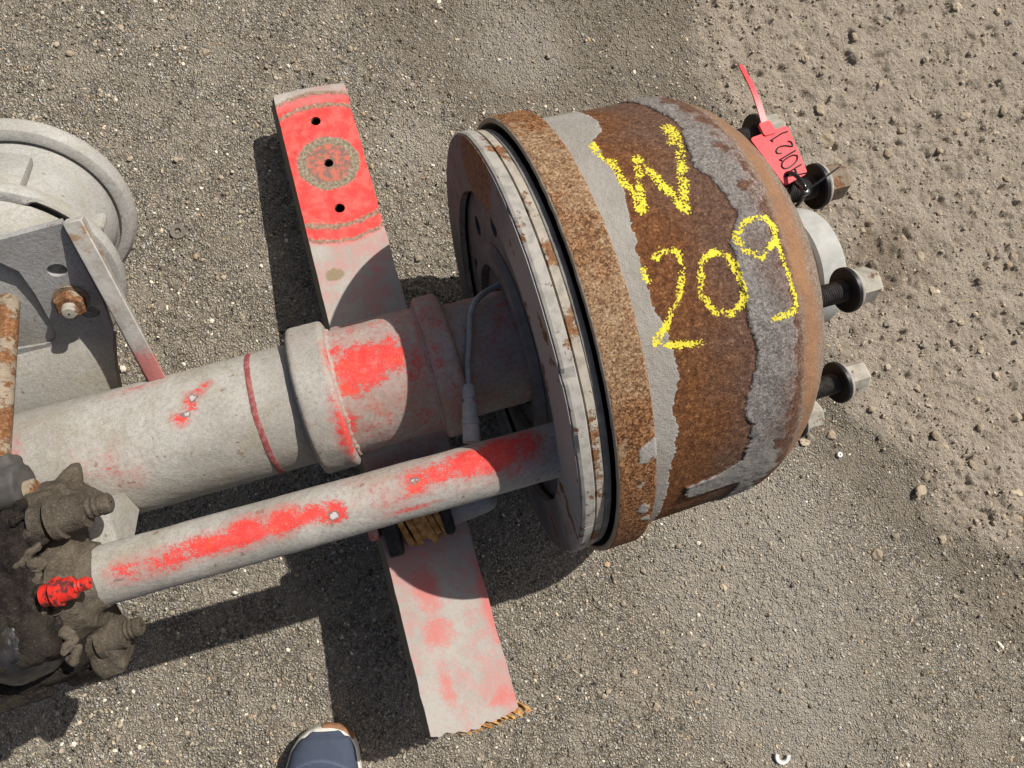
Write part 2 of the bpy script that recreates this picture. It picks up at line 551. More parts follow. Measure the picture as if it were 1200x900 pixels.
# ================================================================== GROUND
GA = Vector((0.9575, -0.2884))       # along picture width on the ground
GB = Vector((0.2884, 0.9575))
def zone_mud(x, y):
    """signed metres into the trodden dirt on the right (positive = dirt)"""
    bx = np.array([0.60, 0.6197, 0.6309, 0.6653, 0.7468, 0.8907, 1.2, 3.0])
    by = np.array([5.0, 0.6103, 0.4214, -0.1792, -0.3515, -0.5554, -0.95, -3.0])
    xb = np.interp(-y, -by, bx)
    return x - xb
def build_ground():
    def axis_pts(lo, hi, st, far):
        mid = np.arange(lo, hi + st / 2, st)
        k = np.cumsum(0.004 * 1.32 ** np.arange(60))
        k = k[k < far]
        k = np.append(k, far)
        return np.concatenate([lo - k[::-1], mid, hi + k])
    a = axis_pts(-0.66, 1.27, 0.0023, 60.0)
    b = axis_pts(-0.66, 0.78, 0.0023, 60.0)
    A, B = np.meshgrid(a, b, indexing='ij')
    X = A * GA.x + B * GB.x
    Y = A * GA.y + B * GB.y
    far = np.maximum(np.abs(A - 0.3) - 1.0, np.abs(B - 0.05) - 0.75).clip(0)
    fade = np.exp(-far * 3)
    p = np.stack([X, Y, 0 * X], -1)
    mud = zone_mud(X, Y) + 0.07 * fbm(p, 7, 4, 5) + 0.02 * fbm(p, 40, 2, 15)
    mm = sstep(-0.03, 0.05, mud) * np.exp(-far * 1.2)
    z = 0.006 * fbm(p, 2.2, 3, 1) + 0.0022 * fbm(p, 16, 2, 11)
    g1 = fbm(p, 170, 2, 21, 0.7)
    g2 = fbm(p, 75, 2, 31)
    asph = 0.0027 * g1 * (0.45 + 0.9 * sstep(-0.25, 0.35, fbm(p, 9, 3, 61))) + 0.0014 * g2
    lump = fbm(p, 42, 4, 41, 0.6)
    pit = np.minimum(0, fbm(p, 60, 3, 51) + 0.22)
    mudz = 0.0075 * lump + 0.018 * pit + 0.0016 * g1 + 0.0022 * g2 + 0.004
    edge = 0.004 * np.exp(-((mud + 0.02) / 0.02) ** 2)
    z = z + (asph * (1 - mm) + mudz * mm + edge) * fade
    P = np.stack([X, Y, z - 0.004], -1)
    me = np_mesh('ground', P, grid_faces(len(a), len(b)), True)
    fattr(me, 'mud', mm)
    g = Mat('gravelly_ground', 0.92, spec=0.12)
    m = g.attr('mud')
    wx, wy, _wz = g.xyz()
    # packed aggregate: two sizes of broken stone in a fine dusty matrix
    wc = g.warp(160, 0.006)
    cell = g.vor(350, 'F1', co=wc, out='Color')
    dd = g.vor(350, 'F1', co=wc, out='Distance')
    wb = g.warp(110, 0.010)
    big = g.vor(160, 'F1', co=wb, out='Color')
    bigd = g.vor(160, 'F1', co=wb, out='Distance')
    cr = g.xyz(cell)[0]
    bx = g.xyz(big)
    n2 = g.noise(240, 4, 0.74)
    n5 = g.noise(620, 2, 0.65)
    stops = [(0.0, (0.10, 0.087, 0.068)), (0.2, (0.31, 0.274, 0.217)), (0.5, (0.50, 0.447, 0.36)), (0.74, (0.63, 0.572, 0.47)), (0.86, (0.58, 0.45, 0.285)), (0.93, (0.82, 0.76, 0.64)), (1.0, (0.86, 0.83, 0.75))]
    stone = g.ramp(cr, stops)
    bs = g.ramp(bx[1], stops)
    bigm = g.mul(g.step(bx[2], 0.62, 0.64), g.step(bigd, 0.52, 0.40))
    stone = g.mix(bigm, stone, bs)
    gap = g.mul(g.step(g.add(dd, g.mul(g.add(n2, -0.5), 0.5)), 0.42, 0.66), g.math('SUBTRACT', 1.0, bigm))
    stone = g.mix(g.mul(gap, 0.72), stone, (0.12, 0.102, 0.077))
    dustc = g.mix(g.step(g.noise(7, 3, 0.6), 0.38, 0.62), (0.48, 0.42, 0.325), (0.40, 0.35, 0.272))
    dustc = g.mix(g.mul(g.step(n5, 0.52, 0.68), 0.55), dustc, (0.62, 0.56, 0.46))
    dustc = g.mix(g.mul(g.step(n5, 0.46, 0.34), 0.6), dustc, (0.17, 0.145, 0.108))
    pn = g.noise(14, 4, 0.70)
    dustm = g.step(g.add(g.mul(pn, 1.0), g.mul(g.add(n2, -0.5), 0.55)), 0.47, 0.60)
    asph = g.mix(g.mul(dustm, 0.42), stone, dustc)
    # loose darker grit along the edge of the dirt, and dry pale patches
    ln = g.add(g.add(g.mul(g.add(wx, -0.5325), 0.868), g.mul(g.add(wy, 0.1817), 0.496)), g.mul(g.add(pn, -0.5), 0.05))
    grit = g.mul(g.step(ln, 0.0, 0.03), g.math('SUBTRACT', 1.0, m))
    asph = g.mix(g.mul(grit, 0.45), asph, (0.22, 0.183, 0.135))
    pale = g.mx(g.step(g.add(g.dist((0.33, 0.50, 0), (1, 1, 0)), g.mul(g.add(pn, -0.5), 0.25)), 0.12, 0.04), g.mx(g.step(g.add(g.dist((0.43, -0.42, 0), (1.2, 0.7, 0)), g.mul(g.add(pn, -0.5), 0.3)), 0.24, 0.10), g.step(g.add(g.dist((0.12, 0.37, 0), (1, 1, 0)), g.mul(g.add(pn, -0.5), 0.2)), 0.07, 0.02)))
    asph = g.mix(g.mul(pale, 0.25), asph, dustc)
    asph = g.mix(g.mul(pale, 0.24), asph, (0.64, 0.60, 0.53))
    tint = g.step(g.noise(3.4, 3, 0.6), 0.50, 0.66)
    asph = g.mix(g.mul(tint, 0.16), asph, (0.36, 0.30, 0.22))
    # trodden dirt
    n1 = g.noise(22, 4, 0.68)
    n4 = g.noise(130, 5, 0.72)
    dirt = g.mix(g.step(n1, 0.38, 0.64), (0.47, 0.40, 0.312), (0.57, 0.49, 0.392))
    dirt = g.mix(g.mul(g.step(n2, 0.54, 0.70), 0.35), dirt, (0.29, 0.235, 0.175))
    dirt = g.mix(g.mul(g.step(n5, 0.56, 0.70), 0.4), dirt, (0.62, 0.54, 0.44))
    damp = g.step(g.add(g.dist((0.80, 0.02, 0), (1, 1, 0)), g.mul(g.add(n1, -0.5), 0.12)), 0.10, 0.02)
    dirt = g.mix(g.mul(damp, 0.6), dirt, (0.21, 0.155, 0.10))
    dirt = g.mix(g.mul(g.mul(g.step(cr, 0.80, 0.84), g.step(dd, 0.5, 0.35)), 0.5), dirt, stone)
    asph = g.mix(1.0, asph, (0.88, 0.885, 0.90), 'MULTIPLY')
    col = g.mix(m, asph, dirt)
    hs = g.mul(g.math('SUBTRACT', 1.0, g.step(dd, 0.1, 0.7)), g.add(cr, 0.3))
    hs = g.mx(hs, g.mul(g.mul(bigm, g.math('SUBTRACT', 1.0, g.step(bigd, 0.1, 0.5))), 1.6))
    hs = g.mul(hs, g.math('SUBTRACT', 1.0, g.mul(dustm, 0.35)))
    hs = g.add(hs, g.mul(n2, 1.1))
    hm = g.add(g.mul(n2, 1.5), g.mul(n4, 3.2))
    hmix = g.add(g.mul(hs, g.math('SUBTRACT', 1.0, m)), g.mul(hm, m))
    nm = g.bump(hmix, 0.0045, 1.0)
    mat = g.done(col, nm)
    o = link('ground', me, mat)
    o['kind'] = 'structure'
    return o, (a, b, z - 0.004)
ground, GF = build_ground()
def ground_z(x, y):
    a, b, z = GF
    aa = x * GA.x + y * GA.y
    bb = x * GB.x + y * GB.y
    i = np.clip(np.searchsorted(a, aa), 0, len(a) - 1)
    j = np.clip(np.searchsorted(b, bb), 0, len(b) - 1)
    return z[i, j]

def stone_mat():
    g = Mat('loose_stone', 0.85, spec=0.2)
    c = g.attr('col', 'Color')
    n = g.noise(500, 3, 0.6)
    c = g.mix(g.mul(g.step(n, 0.45, 0.7), 0.3), c, (0.22, 0.19, 0.15))
    return g.done(c, g.bump(n, 0.0006, 0.5))
MT['stone'] = stone_mat()
PAL = np.array((1.48, 1.42, 1.30)) * np.array([(0.10, 0.09, 0.08), (0.17, 0.15, 0.122), (0.24, 0.21, 0.17), (0.30, 0.262, 0.21), (0.24, 0.21, 0.17), (0.19, 0.165, 0.13), (0.30, 0.22, 0.14), (0.55, 0.51, 0.45), (0.40, 0.34, 0.26), (0.20, 0.20, 0.20)])
def ico(sub):
    bm = bmesh.new()
    bmesh.ops.create_icosphere(bm, subdivisions=sub, radius=1.0)
    V = np.array([tuple(v.co) for v in bm.verts])
    F = np.array([[v.index for v in f.verts] for f in bm.faces])
    bm.free()
    return V, F
def rand_rot(n):
    q = rng.normal(size=(n, 4)); q /= np.linalg.norm(q, axis=1)[:, None]
    w, x, y, z = q.T
    return np.stack([np.stack([1 - 2 * (y * y + z * z), 2 * (x * y - z * w), 2 * (x * z + y * w)], -1),
                     np.stack([2 * (x * y + z * w), 1 - 2 * (x * x + z * z), 2 * (y * z - x * w)], -1),
                     np.stack([2 * (x * z - y * w), 2 * (y * z + x * w), 1 - 2 * (x * x + y * y)], -1)], 1)
def build_gravel(n=60000):
    V, F = ico(1)
    A = rng.uniform(-0.66, 1.27, n); B = rng.uniform(-0.66, 0.78, n)
    x = A * GA.x + B * GB.x; y = A * GA.y + B * GB.y
    mud = zone_mud(x, y)
    pz = np.stack([x, y, 0 * x], -1)
    dens = 0.5 + 0.75 * fbm(pz, 6, 3, 77)
    keep = rng.uniform(size=n) < np.where(mud > 0.0, np.where(mud < 0.10, 0.8, 0.45), np.clip(dens, 0.08, 1))
    x, y, mud = x[keep], y[keep], mud[keep]
    n = len(x)
    r = np.clip(rng.lognormal(math.log(0.00155), 0.42, n), 0.0007, 0.0050)
    z = ground_z(x, y) + r * rng.uniform(-0.15, 0.35, n)
    sc = np.stack([rng.uniform(0.75, 1.35, n), rng.uniform(0.6, 1.1, n), rng.uniform(0.5, 1.0, n)], -1)
    jit = 1 + rng.uniform(-0.22, 0.22, (n, len(V), 1))
    P = V[None] * jit * sc[:, None] * r[:, None, None]
    P = np.einsum('nij,nvj->nvi', rand_rot(n), P)
    P[..., 2] *= 0.8
    P += np.stack([x, y, z], -1)[:, None]
    FF = (F[None] + (np.arange(n) * len(V))[:, None, None]).reshape(-1, 3)
    me = np_mesh('gravel', P, FF, False)
    col = PAL[rng.choice(len(PAL), n, p=[.10, .13, .18, .16, .11, .11, .05, .085, .055, .02])] * rng.uniform(0.85, 1.15, (n, 1))
    dirt = np.array((0.44, 0.37, 0.285))
    col = np.where((mud > 0.02)[:, None], 0.35 * col + 0.65 * dirt, col)
    c4 = np.concatenate([np.repeat(col, len(V), 0), np.ones((n * len(V), 1))], 1)
    at = me.attributes.new('col', 'FLOAT_COLOR', 'POINT')
    at.data.foreach_set('color', c4.astype(np.float32).ravel())
    o = link('gravel', me, 'stone')
    o['kind'] = 'stuff'
    tag(o, 'small tan and grey grit scattered over the ground', 'gravel')
build_gravel()

def build_stones():
    V, F = ico(2)
    meshes = []
    for k in range(9):
        d = 1 + 0.5 * fbm(V + k * 5.1, 1.3, 2, k) + 0.22 * fbm(V + k * 3.1, 3.2, 2, k + 30)
        P = V * d[:, None] * np.array([1.15, 0.9, 0.62])
        me = np_mesh('stone', P, F, True, 14)
        c = [(0.23, 0.195, 0.155), (0.26, 0.225, 0.18), (0.20, 0.17, 0.135), (0.24, 0.205, 0.165), (0.17, 0.15, 0.125), (0.27, 0.235, 0.19), (0.22, 0.19, 0.15), (0.19, 0.18, 0.165), (0.33, 0.29, 0.23)][k]
        c = tuple(v * k for v, k in zip(c, (1.50, 1.42, 1.27)))
        at = me.attributes.new('col', 'FLOAT_COLOR', 'POINT')
        at.data.foreach_set('color', np.tile(np.array((*c, 1), np.float32), len(P)))
        me.materials.append(MT['stone'])
        meshes.append(me)
    S = [(0.7743, 0.2304, 1.5), (0.7812, 0.1912, 1.2), (0.7196, -0.3366, 1.5), (0.7131, -0.3454, 0.9), (0.9178, 0.2204), (0.9972, 0.265), (0.8712, 0.1853), (1.0636, 0.2902), (0.9845, 0.2022), (1.0108, 0.1931), (1.0339, 0.216), (1.1061, 0.2092), (0.9618, 0.1672), (1.0001, 0.1398), (1.0645, 0.0938), (0.983, 0.0601), (0.8174, 0.1303), (0.8875, 0.3911), (0.7777, 0.3983), (0.7887, 0.3726), (0.7758, 0.4614), (1.1719, 0.3813), (1.1796, 0.3583), (1.0505, 0.3815), (0.8733, 0.3547), (0.6588, -0.3907, 1.2), (0.7363, -0.3216, 1.3), (0.7742, -0.2854, 1.2), (0.7749, -0.2652, 1.1), (0.7879, -0.2895), (0.8191, -0.3259, 1.2), (0.8703, -0.3887, 1.2), (0.8616, -0.4266), (0.7281, -0.4147), (0.6208, -0.4048), (0.6131, -0.2183), (0.57, -0.2165), (0.5779, -0.2148), (0.8456, 0.0419), (0.8637, 0.008), (1.0259, -0.0332), (0.9491, -0.058), (0.8636, -0.0503), (0.7646, -0.0814), (0.8671, -0.1375), (0.917, -0.2081), (0.7751, -0.1895), (0.8652, -0.2358), (0.9184, -0.2789), (0.6874, -0.1991), (0.7859, 0.1305), (0.7792, 0.0732), (0.7796, 0.0148), (0.7813, 0.2819), (0.9013, 0.3017), (0.9838, 0.3631), (1.1171, 0.3352), (1.0948, 0.4051), (0.9631, 0.4155), (0.3777, -0.3786, 0.7), (0.1262, -0.3934, 0.6), (0.2308, -0.4988, 0.7), (-0.1174, 0.4154, 0.6), (-0.1269, 0.5811, 0.7), (-0.2331, 0.6447, 0.8), (-0.3087, 0.6194, 0.8), (-0.1612, 0.6439, 0.7)]
    n = 0
    for _ in range(110):
        x, y = random.uniform(0.62, 1.3), random.uniform(-0.6, 0.62)
        if zone_mud(x, y) > 0.03:
            S.append((x, y, random.uniform(0.45, 0.9)))
    for s in S:
        r = 0.0072 * (s[2] if len(s) > 2 else 1.0) * random.uniform(0.7, 1.15)
        o = bpy.data.objects.new('stone', random.choice(meshes))
        COL.objects.link(o)
        o.parent = ground
        o.location = (s[0], s[1], float(ground_z(s[0], s[1])) + r * 0.10)
        o.scale = (r, r, r)
        o.rotation_euler = (random.uniform(-0.3, 0.3), random.uniform(-0.3, 0.3), random.uniform(0, 6.28))
build_stones()

# ================================================================== AXLE
HA = 0.239                                   # height of the axle's centre line
axle = empty('trailer_axle', (0, 0, 0))
tag(axle, 'used trailer axle with dusty red paint and rusty brake drum lying on gravel', 'axle')
AX = (1, 0, 0)
CEN = (0, 0, HA)

def blob(x, ph, spots, r):
    """soft union of elliptical spots (x, angle, rx, rarc, weight)"""
    f = np.zeros_like(x)
    for sx, sp, rx, ra, w in spots:
        d = np.sqrt(((x - sx) / rx) ** 2 + ((ph - sp) * r / ra) ** 2)
        f = np.maximum(f, w * np.clip(1.25 - d * 0.75, 0, 1))
    return f
def tube_part(name, x0, x1, r, mat, spots=(), chips=(), nx=None, n=168, edge=0.002, amp=0.0006, wobble=0.0, base_red=0.0, caps=True, cy=0.0, cz=HA, cy1=None):
    nx = nx or int((x1 - x0) / 0.0022) + 2
    xs = np.linspace(x0, x1, nx)
    rr = np.full(nx, r)
    if edge > 0:
        e = np.minimum(xs - x0, x1 - xs)
        rr = r - np.where(e < edge, edge - np.sqrt(np.clip(edge ** 2 - (edge - e) ** 2, 0, None)), 0)
    ph = np.linspace(-math.pi, math.pi, n, endpoint=False)
    X, PH = np.meshgrid(xs, ph, indexing='ij')
    RR = np.repeat(rr[:, None], n, 1)
    p = np.stack([X, RR * np.sin(PH), RR * np.cos(PH)], -1)
    RR = RR + amp * fbm(p, 55, 3, 8) + wobble * fbm(p, 12, 2, 9)
    yc = cy if cy1 is None else cy + (cy1 - cy) * (X - x0) / (x1 - x0)
    P = np.stack([X, yc + RR * np.sin(PH), cz + RR * np.cos(PH)], -1)
    F = grid_faces(nx, n, wv=True)[:, ::-1]
    V = P.reshape(-1, 3)
    if caps:
        k = len(V)
        y1 = cy if cy1 is None else cy1
        V = np.concatenate([V, [[x0, cy, cz]], [[x1, y1, cz]]])
        j = np.arange(n)
        c0 = np.stack([j, (j + 1) % n, np.full(n, k), np.full(n, k)], -1)
        b = (nx - 1) * n
        c1 = np.stack([b + (j + 1) % n, b + j, np.full(n, k + 1), np.full(n, k + 1)], -1)
    me = np_mesh(name, V, F if not caps else F, True)
    if caps:
        bm = bmesh.new(); bm.from_mesh(me); bm.verts.ensure_lookup_table()
        for q in np.concatenate([c0, c1]):
            f = bm.faces.new([bm.verts[int(i)] for i in q[:3]])
            f.smooth = True
        bmesh.ops.recalc_face_normals(bm, faces=bm.faces)
        bm.to_mesh(me); bm.free()
        me.set_sharp_from_angle(angle=R_(50))
    ex = [0, 0] if caps else []
    fx, fp = X.ravel(), PH.ravel()
    fattr(me, 'red', np.concatenate([np.maximum(base_red, blob(fx, fp, spots, r)), ex]))
    fattr(me, 'chip', np.concatenate([blob(fx, fp, chips, r), ex]))
    return link(name, me, mat, axle)

# beam: long grey tube, welded seat, neck running into the brake
beam = tube_part('axle_tube', -0.95, -0.05, 0.0640, 'paint',
    spots=[(-0.195, 0.10, 0.010, 0.010, 0.62), (-0.185, 0.30, 0.008, 0.013, 0.62), (-0.176, 0.45, 0.009, 0.006, 0.62), (-0.168, 0.55, 0.008, 0.005, 0.6),
           (-0.345, 0.0, 0.010, 0.030, 0.62), (-0.27, -0.25, 0.030, 0.020, 0.30), (-0.255, -0.5, 0.020, 0.020, 0.33), (-0.235, 0.93, 0.025, 0.010, 0.45)],
    chips=[(-0.190, 0.14, 0.006, 0.005, 0.60), (-0.181, 0.36, 0.005, 0.007, 0.58), (-0.345, 0.05, 0.006, 0.012, 0.6)], amp=0.0007, n=200, nx=420)
neck = tube_part('axle_neck', 0.05, 0.205, 0.0632, 'paint',
    spots=[(0.137, 0.33, 0.035, 0.045, 0.40), (0.15, -0.16, 0.016, 0.08, 0.42), (0.104, 0.03, 0.03, 0.03, 0.36), (0.09, 0.5, 0.02, 0.02, 0.30)], amp=0.0006, base_red=0.28)
# seat casting between the collars, flaring down to the arm
def build_seat():
    bm = bmesh.new()
    bcyl(bm, (-0.056, 0, HA), (0.052, 0, HA), 0.0665, seg=96)
    for sx in (-1,):
        pass
    sec = [(0.100, 0.175), (0.078, 0.20), (0.064, 0.232)]
    vs = []
    for hy, z in [(0.098, 0.128), (0.095, 0.150), (0.082, 0.178), (0.0645, 0.222)]:
        vs.append([bm.verts.new((x, y, z)) for x, y in ((-0.052, -hy), (0.048, -hy), (0.048, hy), (-0.052, hy))])
    for a, b in zip(vs, vs[1:]):
        for i in range(4):
            bm.faces.new((a[i], a[(i + 1) % 4], b[(i + 1) % 4], b[i]))
    bm.faces.new(vs[0]); bm.faces.new(vs[-1])
    bmesh.ops.recalc_face_normals(bm, faces=bm.faces)
    o, co = remesh_obj('axle_seat', bm, 0.0024, 'paint', axle, amp=0.0008, scale=50, smooth_it=3, seed=14)
    x = co[:, 0]; ph = np.arctan2(co[:, 1], co[:, 2] - HA)
    f = blob(x, ph, [(-0.020, 0.16, 0.030, 0.026, 0.95), (-0.040, 0.5, 0.018, 0.014, 0.60), (0.008, 0.22, 0.018, 0.022, 0.85), (-0.036, -0.12, 0.016, 0.012, 0.75),
                     (0.044, 0.35, 0.007, 0.055, 0.62), (0.030, -0.1, 0.02, 0.04, 0.45), (-0.047, -0.7, 0.008, 0.03, 0.62), (0.02, -0.85, 0.03, 0.02, 0.40)], 0.0665)
    fattr(o.data, 'red', np.maximum(f, 0.36))
    fattr(o.data, 'chip', 0 * f)
build_seat()
# raised collars either side of the seat
tube_part('collar', -0.0885, -0.0500, 0.0790, 'paint', spots=[(-0.053, -0.7, 0.010, 0.05, 0.66), (-0.051, 0.3, 0.005, 0.03, 0.5)], amp=0.0010, wobble=0.0012, edge=0.006, base_red=0.05)
tube_part('collar', 0.0440, 0.0725, 0.0775, 'paint', spots=[(0.058, 0.5, 0.02, 0.03, 0.44), (0.050, -0.1, 0.01, 0.05, 0.40), (0.06, -0.6, 0.01, 0.03, 0.42)], amp=0.0010, wobble=0.0012, edge=0.006, base_red=0.33)
# weld bead on the collar's right flank, and the paint band round the tube
def weld(name, x, r, mat, n=260, w=0.0030, seed=1):
    ph = np.linspace(-math.pi, math.pi, n, endpoint=False)
    pts = []
    k = 8
    wob = fbm(np.stack([np.cos(ph), np.sin(ph), 0 * ph], -1), 14, 3, seed)
    for j in range(k):
        t = 2 * math.pi * j / k
        ww = w * (1 + 0.35 * wob + 0.05 * np.sin(ph * 60))
        rr = r + ww * math.cos(t)
        pts.append(np.stack([x + 0.0015 * wob + ww * math.sin(t), rr * np.sin(ph), HA + rr * np.cos(ph)], -1))
    P = np.array(pts)
    me = np_mesh(name, P, grid_faces(k, n, wu=True, wv=True), True)
    fattr(me, 'red', np.full(k * n, 0.34)); fattr(me, 'chip', np.zeros(k * n))
    return link(name, me, mat, axle)
weld('weld_bead', -0.0497, 0.0662, 'paint')
weld('weld_bead', 0.0437, 0.0662, 'paint', seed=4)
def paint_band():
    g = Mat('dull_red_band', 0.7)
    n = g.noise(200, 4, 0.6)
    c = g.mix(g.step(n, 0.4, 0.7), (0.24, 0.055, 0.055), (0.33, 0.15, 0.135))
    MT['band'] = g.done(c, g.bump(n, 0.0005, 0.4))
    prof = [(-0.1322, 0.0630), (-0.1322, 0.0644), (-0.1318, 0.0646), (-0.1272, 0.0646), (-0.1268, 0.0644), (-0.1268, 0.0630)]
    P = lathe_pts(prof, CEN, AX, 160)
    ph = np.linspace(0, 2 * math.pi, 160, endpoint=False)
    P[..., 0] += 0.0012 * np.sin(ph * 1.3 + 1)[None] + 0.0004 * fbm(np.stack([np.cos(ph), np.sin(ph), 0 * ph], -1), 9, 2, 3)[None]
    me = np_mesh('paint_band', P, grid_faces(len(prof), 160, wv=True)[:, ::-1], True, 40)
    b = link('paint_band', me, 'band', axle)
    tag(b, 'thin dull red band round the grey tube')
paint_band()

# ------------------------------------------------------------------ trailing arm under the axle
AU = Vector((-0.0463, 0.4520, 0.0673))
aax = Vector((-0.0144, -0.9891, 0.1465)).normalized()
aside = Vector((0.9999, -0.0146, 0.0)).normalized()
anz = aax.cross(aside)
if anz.z < 0:
    anz = -anz
aside = anz.cross(aax).normalized()
AM = basis(AU, aax, aside, anz)
def arm_mat():
    g = Mat('arm_dust_and_red', 0.7, spec=0.25)
    x, y, z = g.xyz()
    fine = g.noise(260, 5, 0.7)
    mid = g.noise(60, 5, 0.65)
    big = g.noise(13, 4, 0.6)
    dust = g.mix(g.step(big, 0.35, 0.65), (0.42, 0.395, 0.355), (0.34, 0.315, 0.28))
    dust = g.mix(g.mul(g.step(fine, 0.48, 0.72), 0.4), dust, (0.24, 0.22, 0.195))
    # pink film where dust is thin
    film = g.step(g.add(g.add(mid, g.mul(g.add(g.noise(420, 3, 0.6), -0.5), 0.9)), g.mul(g.add(big, -0.5), 1.3)), 0.42, 0.66)
    dust = g.mix(g.mul(film, 0.60), dust, (0.54, 0.235, 0.215))
    # clean red seat face between curved weld lines
    yy = g.add(y, -0.049)
    cur = g.mul(g.mul(yy, yy), 5.0)
    u1 = g.add(x, g.mul(cur, -1.0))          # upper weld bows away
    u2 = g.add(x, cur)
    j = g.mul(g.add(mid, -0.5), 0.010)
    inside = g.mul(g.step(g.add(u1, j), 0.004, 0.008), g.step(g.add(u2, j), 0.250, 0.236))
    redc = g.mix(g.step(mid, 0.4, 0.66), (0.72, 0.06, 0.052), (0.78, 0.125, 0.105))
    gr = g.noise(640, 3, 0.6)
    redc = g.mix(g.mul(g.step(gr, 0.60, 0.72), 0.4), redc, (0.66, 0.34, 0.30))
    redc = g.mix(g.mul(g.step(g.noise(130, 3, 0.6), 0.66, 0.70), 0.8), redc, (0.20, 0.06, 0.045))
    redc = g.mix(g.mul(g.step(x, 0.034, 0.020), 0.55), redc, (0.42, 0.20, 0.19))  # greyer pink at the far end paints in the bent lip's shading
    c = g.mix(inside, dust, redc)
    def line(u, u0, w):
        d = g.math('ABSOLUTE', g.add(g.add(u, -u0), g.add(g.mul(g.add(g.noise(60, 5, 0.7), -0.5), 0.014), g.mul(g.add(g.noise(420, 3, 0.6), -0.5), 0.010))))
        return g.step(d, w, w * 0.25)
    l = g.mx(g.mx(line(u1, 0.030, 0.0055), line(u2, 0.218, 0.006)), g.mx(line(u2, 0.240, 0.004), line(u1, 0.008, 0.004)))
    wc = g.ramp(g.noise(240, 5, 0.75), [(0.3, (0.07, 0.055, 0.04)), (0.48, (0.22, 0.175, 0.12)), (0.62, (0.36, 0.30, 0.22)), (0.75, (0.52, 0.42, 0.33))])
    c = g.mix(g.mul(l, 0.9), c, wc)
    # worn round spot about the middle bolt hole
    d0 = g.add(g.dist((0.1225, 0.0495, 0)), g.add(g.mul(g.add(g.noise(70, 5, 0.7), -0.5), 0.012), g.mul(g.add(g.noise(400, 3, 0.6), -0.5), 0.006)))
    ring = g.step(d0, 0.0425, 0.0395)
    core = g.step(d0, 0.031, 0.027)
    ringc = wc
    corec = g.mix(g.step(g.noise(120, 4, 0.7), 0.42, 0.58), (0.20, 0.13, 0.11), (0.52, 0.14, 0.10))
    corec = g.mix(g.mul(g.step(g.noise(150, 3, 0.7), 0.56, 0.62), 0.8), corec, (0.34, 0.17, 0.07))
    c = g.mix(ring, c, ringc)
    c = g.mix(core, c, corec)
    # bare scrape near the axle and red scuffs on the lower half
    patch = g.step(g.add(g.dist((0.284, 0.0215, 0), (1, 0.75, 0)), g.add(g.mul(g.add(mid, -0.5), 0.014), g.mul(g.add(fine, -0.5), 0.008))), 0.0105, 0.0075)
    c = g.mix(g.mul(patch, 0.9), c, g.mix(fine, (0.16, 0.12, 0.06), (0.34, 0.28, 0.17)))
    for p, sc, r in (((0.688, 0.0346, 0), (0.55, 1.2, 0), 0.016), ((0.738, 0.036, 0), (1.0, 0.8, 0), 0.0125), ((0.790, 0.030, 0), (0.45, 1.6, 0), 0.009), ((0.72, 0.098, 0), (0.35, 2.2, 0), 0.016), ((0.822, 0.085, 0), (1.2, 0.7, 0), 0.010), ((0.29, 0.075, 0), (0.8, 1.2, 0), 0.004)):
        v = g.add(g.dist(p, sc), g.add(g.mul(g.add(g.noise(75, 5, 0.7), -0.5), 0.034), g.mul(g.add(g.noise(520, 3, 0.6), -0.5), 0.016)))
        c = g.mix(g.mul(g.step(g.add(v, g.mul(g.add(fine, -0.5), 0.02)), r + 0.007, r - 0.007), 0.62), c, (0.62, 0.12, 0.105))
    # olive dirt down the sides
    c = g.mix(g.step(z, -0.0012, -0.0035), c, g.mix(mid, (0.12, 0.11, 0.085), (0.20, 0.185, 0.15)))
    h = g.add(g.add(g.mul(fine, 0.5), g.mul(mid, 0.5)), g.add(g.mul(l, 0.9), g.mul(ring, g.add(-0.4, g.mul(fine, 0.9)))))
    return g.done(c, g.bump(h, 0.0012, 0.5))
